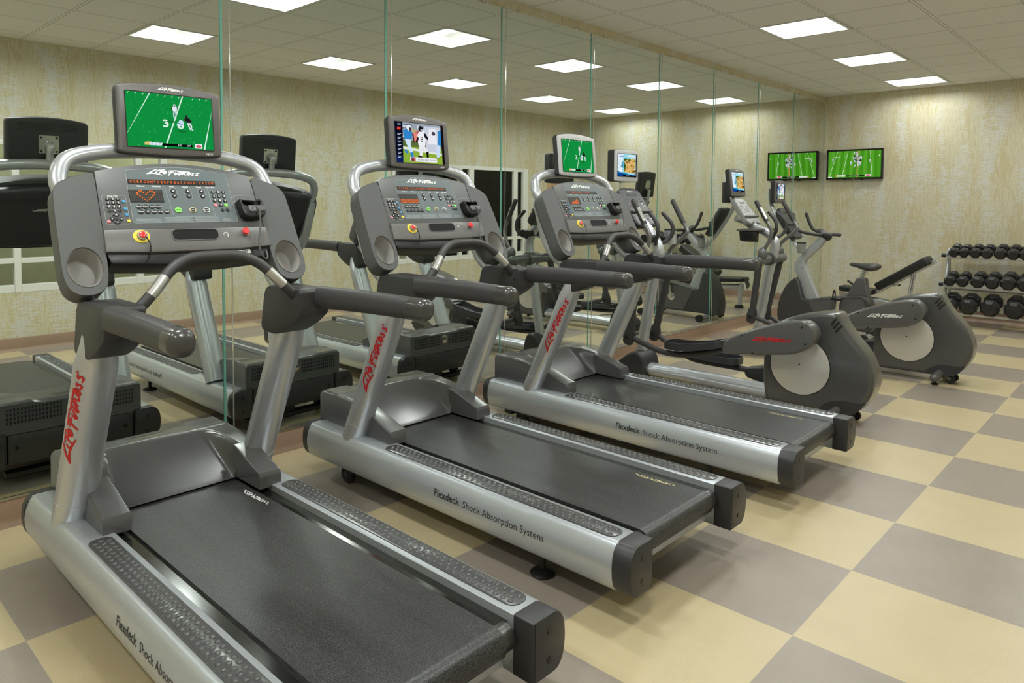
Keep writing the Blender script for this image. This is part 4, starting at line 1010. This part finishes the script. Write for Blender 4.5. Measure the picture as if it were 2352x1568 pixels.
        part('tray', slab(roundpoly([(-.20, 1.30), (.17, 1.25), (.17, 1.47), (-.20, 1.50)], .03, 4), 1.212, 1.235, .006, lambda x, y, d: (x, y, d+.03*(1.4-y))), GREYL, t)
        part('water_bottle_tube', tube([(-.15, 1.52, 1.335), (.0, 1.42, 1.29)], .034, 16), mat('console_silver', (.26, .26, .25), .35), t)
    if big: tv = lambda x, y, d: (x, 1.505-d, 1.790+y); w_, h_, dp = .355, .275, .085
    else: tv = lambda x, y, d: (x, 1.575-d*.99+y*.12, 1.690+y*.99+d*.12); w_, h_, dp = .318, .285, .060
    television(t, 'recipe', tv, w_, h_, dp, -w_*.40, w_*.40, -h_*.33, h_*.355, mat('bezel_silver', (.55, .55, .56), .32) if big else TVB, logo=.075, arch=.010)
    part('neck', tube(spline([(0, 1.47, 1.44), (0, 1.545, 1.54), (0, 1.56, 1.66)] if big else [(0, 1.53, 1.36), (0, 1.625, 1.50), (0, 1.655, 1.63)], 4), .020, 14), CHROME if big else SILVER2, t)
    return t
elliptical((2.73, -1.89, 0), 'nearer elliptical trainer, beside the farthest treadmill, with red lettering on its arm cover', True, True)
elliptical((4.48, -2.126, 0), 'farther elliptical trainer, in front of the exercise bike, with white lettering', False, False)

# ------------------------------------------------------------------ exercise bike
def bike():
    t = thing('exercise_bike', 'upright exercise bike with a small television, beside the weight bench near the corner', 'exercise bike', (6.08, -.88, 0))
    Y = lambda y: y+.88
    side = lambda x, y, d: (d, Y(x), y)
    bo = curve2([(-.375, .075), (-.362, .20), (-.385, .36), (-.46, .53), (-.555, .625)], 4)[::1]+[(-.60, .60), (-.655, .395)]+curve2([(-.70, .385), (-.95, .435), (-1.20, .468), (-1.30, .475), (-1.362, .42), (-1.39, .30), (-1.40, .085)], 4)
    b = part('drive_shroud', slab(bo, -.095, .095, .020, side), mat('bike_dark', (.050, .049, .050), .38), t, label='dark grey drive housing')
    part('side_panel', slab(roundpoly([(-.72, .375), (-1.30, .450), (-1.34, .30), (-1.33, .12), (-.86, .10)], .03), -.094, -.0975, 0, side), mat('bike_panel', (.105, .10, .102), .34), b)
    po = curve2([(-.665, .36), (-.60, .58), (-.540, .70), (-.530, .775), (-.565, .84), (-.68, .975), (-.79, 1.10)], 4)+[(-.85, 1.135), (-.885, 1.09)]+curve2([(-.81, .985), (-.70, .875), (-.658, .825), (-.655, .765), (-.70, .655), (-.755, .53), (-.82, .39)], 4)
    p = part('front_post', slab(po, -.045, .045, .010, side), SILVER, t, label='kinked silver front post')
    for a, z in ((-.60, .80), (-.625, .735), (-.575, .66)): part('screw', slab(ell(a, z, .006, .006, 8), -.044, -.0465, 0, side), CHROME, p)
    ap = spline([(0, Y(-.60), .93), (0, Y(-.46), 1.09), (0, Y(-.30), 1.33), (0, Y(-.225), 1.49), (0, Y(-.215), 1.66)], 5)
    part('television_arm', tube(ap, (.045, .018), 16, (1, 0, 0)), SILVER, t)
    O = Vector((0, Y(-.375), 1.435)); B = Vector((0, Y(-.565), 1.085)); dn = (B-O); Ln = dn.length; dn.normalize(); nn = Vector((0, dn.z, -dn.y))
    em = lambda a, b_, c=0.0: tuple(O+Vector((1, 0, 0))*a+dn*b_+nn*c)
    co = roundpoly([(-.13, .0, .03), (.13, .0, .03), (.155, .22, .03), (.13, Ln, .04), (-.13, Ln, .04), (-.155, .22, .03)], .03, 5)
    con = part('console', slab(co, -.055, 0, .012, em), DARK, t)
    part('overlay', slab(inset(co, .018), 0, .001, 0, em), mat('overlay_dark', (.055, .058, .066), .35), con)
    part('message_display', slab(rrect(0, .065, .18, .03, .003, 2), .0008, .002, 0, em), BLACK, con)
    part('picture_display', slab(rrect(0, .135, .10, .06, .003, 2), .0008, .002, 0, em), mat('display_grey', (.035, .04, .042), .2), con)
    part('ledge', slab([(-.145, .215), (.145, .215), (.145, .232), (-.145, .232)], 0, .02, .004, em), DARK, con)
    for i in range(4):
        for k in range(2): part('key', slab(ell(-.09+.06*i, .265+.035*k, .010, .008, 10), .001, .0035, .001, em, 0), BTN, con)
    television(t, 'players', lambda x, y, d: (x, Y(-.335)-d, 1.622+y), .300, .272, .065, -.118, .118, -.085, .098, TVB, logo=.06, arch=.01)
    part('television_bracket', box(-.03, .03, Y(-.275), Y(-.215), 1.57, 1.66), DARK, t, bevel=.005)
    part('bar_hub', tube([(0, Y(-.80), 1.155), (0, Y(-.89), 1.105)], (.06, .045), 16, (1, 0, 0), round_end=(True, True)), DARK, t)
    for s in (-1, 1):
        part('handlebar', tube(spline([(s*.03, Y(-.845), 1.135), (s*.13, Y(-.80), 1.135), (s*.215, Y(-.72), 1.155), (s*.225, Y(-.64), 1.185), (s*.215, Y(-.595), 1.27), (s*.205, Y(-.565), 1.365)], 5), .0185, 14, round_end=(False, True)), DARK2, t)
        part('rear_grip', tube(spline([(s*.03, Y(-.86), 1.13), (s*.10, Y(-.90), 1.135), (s*.15, Y(-.965), 1.13)], 4), .021, 14, round_end=(False, True)), DARK2, t)
    c = part('cup_holder', lathe([(.040, 0), (.046, .005), (.048, .12), (.042, .12), (.042, .01)], 20, 'z', (-.085, Y(-.625), .915)), mat('cup_silver', (.30, .30, .29), .4, .3), t, label='silver cup holder')
    part('cup_rim', lathe([(.0495, .112), (.0495, .123), (.042, .123)], 20, 'z', (-.085, Y(-.625), .915)), DARK, c)
    # saddle: wide rear, narrow nose
    R = []
    for y, hw, z0, z1 in ((-1.128, .018, .800, .822), (-1.140, .030, .792, .830), (-1.18, .036, .785, .833), (-1.24, .050, .765, .832), (-1.30, .088, .748, .834), (-1.35, .112, .742, .838), (-1.395, .118, .752, .838), (-1.425, .090, .772, .830), (-1.436, .05, .785, .818)):
        R.append([(hw*cos(2*pi*k/18), Y(y), (z0+z1)/2+(z1-z0)/2*sin(2*pi*k/18)*(1 if sin(2*pi*k/18) > 0 else .9)) for k in range(18)])
    part('saddle', loft(R), DARK2, t, label='dark padded saddle')
    part('seat_post', tube([(0, Y(-1.235), .60), (0, Y(-1.29), .76)], (.022, .035), 16, (1, 0, 0)), CHROME, t)
    part('seat_shroud', slab([(-1.105, .44), (-1.218, .668), (-1.262, .674), (-1.305, .665), (-1.345, .44)], -.06, .06, .014, side), mat('bike_panel', (.105, .10, .102), .34), t)
    part('adjust_knob', tube([(0, Y(-1.175), .585), (0, Y(-1.115), .625)], .012, 12, round_end=(False, True)), BLACK, t)
    for s in (-1, 1):
        part('crank_hub', lathe([(.05, 0), (.05, .006), (.02, .012)] if s > 0 else [(.05, 0), (.05, -.006), (.02, -.012)], 20, 'x', (s*.096, Y(-1.03), .26)), CHROME, t)
        e = (s*.125, Y(-1.06), .435) if s < 0 else (s*.125, Y(-1.00), .085)
        part('crank_arm', tube([(s*.108, Y(-1.03), .26), e], (.010, .020), 12, (1, 0, 0)), CHROME, t)
        pd = part('pedal', box(e[0]+s*.01-(.09 if s < 0 else 0), e[0]+s*.01+(.09 if s > 0 else 0), e[1]-.05, e[1]+.05, e[2]-.016, e[2]+.014), BLACK, t, bevel=.006)
        part('toe_strap', tube(spline([(e[0]+s*.02, e[1]+.03, e[2]+.01), (e[0]+s*.03, e[1]+.03, e[2]+.07), (e[0]+s*.08, e[1]+.03, e[2]+.07), (e[0]+s*.10, e[1]+.03, e[2]+.01)], 4), (.004, .02), 8, (0, 1, 0)), BLACK, pd)
    for y, h in ((-.53, .062), (-1.37, .062)):
        part('stabilizer', tube([(-.27, Y(y), .045), (.27, Y(y), .045)], .030, 16), SILVER2, t)
        for s in (-1, 1): part('rubber_end', tube([(s*.255, Y(y), .045), (s*.315, Y(y), .045)], .0425, 16), RUBBER, t)
        part('stabilizer_bracket', box(-.05, .05, Y(y)-.04, Y(y)+.04, .05, .10), DARK, t)
bike()
t = thing('power_adapter', 'black power adapter with a thin cord, on the floor beside the exercise bike', 'power adapter', (5.66, -1.02, 0))
part('adapter_block', slab(rrect(0, 0, .16, .055, .012), 0, .032, .008), BLACK, t, lambda p: (p[0]*.73+p[1]*.68, -p[0]*.68+p[1]*.73, p[2]))
part('cord', tube(spline([(.05, -.055, .016), (.09, -.11, .007), (.08, -.22, .0055), (.02, -.36, .0055), (-.11, -.56, .0055), (-.36, -.68, .0055), (-.61, -.58, .0055)], 6), .0045, 8), BLACK, t)

# ------------------------------------------------------------------ weight bench
def bench():
    t = thing('weight_bench', 'adjustable weight bench with black padded back raised, by the far wall', 'weight bench', (7.36, -1.12, 0))
    Y = lambda y: y+1.12
    def pad(y0, z0, y1, z1, w0, w1, th):
        a = Vector((0, Y(y0), z0)); b = Vector((0, Y(y1), z1)); d = (b-a); L = d.length; d.normalize(); n = Vector((0, -d.z, d.y))
        if n.z < 0: n = -n
        return slab(roundpoly([(-w0, 0), (w0, 0), (w1, L), (-w1, L)], .05, 6), 0, th, .02, lambda x, y, q: tuple(a+Vector((x, 0, 0))+d*y+n*q))
    part('back_pad', pad(-1.10, .410, -1.665, .790, .14, .125, .100), VINYL, t, label='black padded backrest')
    part('seat_pad', pad(-.63, .375, -1.05, .355, .12, .14, .065), VINYL, t)
    part('back_frame', join(tube([(0, Y(-1.06), .385), (0, Y(-1.69), .815)], .024, 12), tube([(-.09, Y(-1.25), .49), (.09, Y(-1.25), .49)], .015, 10)), SILVER2, t)
    part('main_beam', tube([(0, Y(-.70), .30), (0, Y(-1.10), .275), (0, Y(-1.55), .20)], (.03, .04), 16, (1, 0, 0)), SILVER2, t)
    fl = part('front_leg', tube([(0, Y(-.70), .345), (0, Y(-.735), .03)], .036, 18), SILVER2, t)
    part('round_foot', lathe([(.060, 0), (.062, .02), (.052, .036), (.038, .04)], 24, 'z', (0, Y(-.735), 0)), RUBBER, fl)
    part('seat_quadrant', slab([(.06*cos(a)-.66, .335+.07*sin(a)) for a in [pi*k/10-1.2 for k in range(11)]], .03, .045, 0, lambda x, y, d: (d, Y(x), y)), CHROME, t)
    part('ladder_strut', join(tube([(-.05, Y(-1.46), .64), (-.05, Y(-1.40), .22)], .012, 8), tube([(.05, Y(-1.46), .64), (.05, Y(-1.40), .22)], .012, 8), *[tube([(-.05, Y(-1.45+.012*i), .58-.075*i), (.05, Y(-1.45+.012*i), .58-.075*i)], .007, 8) for i in range(4)]), SILVER2, t)
    part('rear_leg', join(tube([(0, Y(-1.52), .21), (0, Y(-1.60), .05)], .034, 14), tube([(-.27, Y(-1.60), .045), (.27, Y(-1.60), .045)], .030, 14)), SILVER2, t)
    for s in (-1, 1): part('rubber_foot', tube([(s*.25, Y(-1.60), .042), (s*.30, Y(-1.60), .042)], .042, 16), RUBBER, t)
    part('adjust_handle', tube([(-.02, Y(-1.32), .50), (-.12, Y(-1.33), .50)], .012, 10, round_end=(False, True)), BLACK, t)
bench()

# ------------------------------------------------------------------ dumbbell rack and dumbbells
TIERS = [('top shelf', 7.955, .823, 8.155, .868), ('middle shelf', 7.875, .470, 8.075, .515), ('bottom shelf', 7.800, .150, 8.000, .195)]
RY0, RY1 = -1.665, -3.30
def rack():
    t = thing('dumbbell_rack', 'three-shelf silver dumbbell rack standing against the far wall', 'rack', (8.05, (RY0+RY1)/2, 0))
    Q = lambda p: (p[0]-8.05, p[1]-(RY0+RY1)/2, p[2])
    for nm, xa, za, xb, zb in TIERS:
        for x, z in ((xa, za), (xb, zb)):
            part('shelf_rail', loft([[Q((x-.020, y, z-.012)), Q((x+.024, y, z-.003)), Q((x+.022, y, z+.002)), Q((x-.018, y, z-.007)), Q((x-.019, y, z+.016)), Q((x-.024, y, z+.016))] for y in (RY0-.02, RY1+.02)]), mat('rack_grey', (.50, .50, .48), .35, .4), t)
        for y in (RY0, RY1):
            part('end_tube', tube([Q((xa-.035, y, za+.025)), Q((xb+.03, y, zb+.028))], .020, 12), SILVER2, t)
            k = 1 if y == RY0 else -1
            part('end_plug', tube([Q((xa-.03, y+.012*k-.02*k, za+.03)), Q((xa-.03, y+.035*k, za+.03))], .025, 12), BLACK, t)
    for y in (RY0, RY1):
        part('side_post', tube([Q((7.90, y, .03)), Q((8.02, y, .50)), Q((8.15, y, .93))], (.020, .032), 14, (0, 1, 0)), SILVER2, t)
        part('foot', tube([Q((7.72, y, .030)), Q((8.28, y, .030))], .028, 14, round_end=(True, True)), SILVER2, t)
        part('rear_brace', tube([Q((8.16, y, .88)), Q((8.26, y, .04))], .018, 10), SILVER2, t)
    part('back_bar', tube([Q((8.2, RY0, .42)), Q((8.2, RY1, .42))], .018, 10), SILVER2, t)
rack()
ORD = ['first', 'second', 'third', 'fourth', 'fifth', 'sixth', 'seventh']
ROWS = [(0, [-1.757, -1.862, -1.981, -2.100, -2.233, -2.359, -2.485], [.054, .054, .058, .058, .062, .062, .064], 'small'),
        (1, [-1.742, -1.874, -2.030, -2.176, -2.333, -2.492, -2.650], [.060, .062, .068, .070, .076, .077, .078], 'medium'),
        (2, [-1.760, -1.957, -2.176, -2.414, -2.650], [.090, .092, .096, .099, .10], 'large')]
DB = {}
for ti, ys, rs, nm in ROWS:
    tn, xa, za, xb, zb = TIERS[ti]
    th = atan2(zb-za, xb-xa); d = Vector((cos(th), 0, sin(th)))
    mid = Vector(((xa+xb)/2, 0, (za+zb)/2))
    for i, (y, r) in enumerate(zip(ys, rs)):
        t = thing('dumbbell', '%s dumbbell from the left on the %s of the rack' % (ORD[i], tn), 'dumbbell', (mid.x, y, mid.z), 0, 'black dumbbells on the %s' % tn)
        R_ = r/cos(pi/8)
        cz = r/cos(pi/8)*cos(pi/8)+.017
        key_ = (ti, r)
        if key_ not in DB:
            L = .055+r*.55; half = .060+L
            def head(s):
                def rg(x, k): return [tuple(d*(s*x)+Vector((-sin(th), 0, cos(th)))*(cz+k*R_*sin(pi/8+pi*j/4))+Vector((0, 1, 0))*(k*R_*cos(pi/8+pi*j/4))) for j in range(8)]
                return loft([rg(.060, .72), (rg(.060+L*.22, 1.0)), rg(half-L*.22, 1.0), rg(half, .70)])
            h = []
            for s in (-1, 1):
                o = part('head', head(s), IRON, t, sharp=20); h.append(o)
            h.append(part('handle', tube([tuple(d*-.065+Vector((-sin(th), 0, cos(th)))*cz), tuple(d*.065+Vector((-sin(th), 0, cos(th)))*cz)], .016, 12), SILVER2, t))
            DB[key_] = h
        else:
            for o in DB[key_]:
                c = o.copy(); COL.objects.link(c); c.parent = t

# ------------------------------------------------------------------ wall television, plaque
def wall_tv():
    t = thing('wall_television', 'wide flat television on the far wall, showing a football game', 'television', (XF, -.431, 2.042))
    M = lambda x, y, d: (-.055-d, -x, y)
    part('mount_arm', box(-.05, 0, -.12, .12, -.12, .12), BLACK, t)
    cs = part('casing', slab(rrect(0, 0, .738, .424, .006, 3), -.045, 0, .004, M), BLACK, t)
    part('bezel', ring2(rrect(0, 0, .738, .424, .006, 3), .024, M, -.002, .003), mat('tv_gloss', (.008, .008, .009), .15), t)
    W_, H_ = .690, .372
    sc = screen('wide', lambda x, y, d: M((x-.5)*W_, (y-.5)*H_+.004, .0005+d), t)
    for s in (-1, 1): part('speaker_foot', box(-.08, -.055, s*.11-.02, s*.11+.02, -.222, -.21), BLACK, t)
    part('maker_badge', slab(ell(.0, -.199, .010, .005, 10), .003, .0042, 0, M), CHROME, t)
wall_tv()
t = thing('wall_plaque', 'tan notice plaque on the window-side wall, seen in the mirror', 'plaque', (7.70, YB, 1.808))
pm = lambda x, y, d: (-x, d, y)
part('plate', slab(rrect(0, 0, .44, .25, .008, 3), 0, .012, .004, pm, 0), mat('plaque_tan', srgb(196, 160, 122), .5), t)
for i, (wd, y) in enumerate(((.26, .06), (.30, .02), (.22, -.02))): part('print_line', slab([(-wd/2, y-.006), (wd/2, y-.006), (wd/2, y+.006), (-wd/2, y+.006)], .0115, .0128, 0, pm), mat('plaque_print', srgb(150, 110, 84), .5), t)
# unseen fill lamps added in the corridor to brighten the window panes
CGLOW = emis('corridor_fill_glow', (1.0, .97, .84), 90.0)
for x in (-1.4, 1.6, 4.6, 7.4):
    o = part('corridor_fill_light', box(x-.3, x+.3, -5.22, -4.92, H-.03, H), CGLOW, None)
    tag(o, 'unseen corridor fill lamp added beyond the windows, %s' % {-1.4: 'behind the near window', 1.6: 'between the two windows', 4.6: 'behind the far window', 7.4: 'at the far end of the corridor'}[x], 'ceiling light')
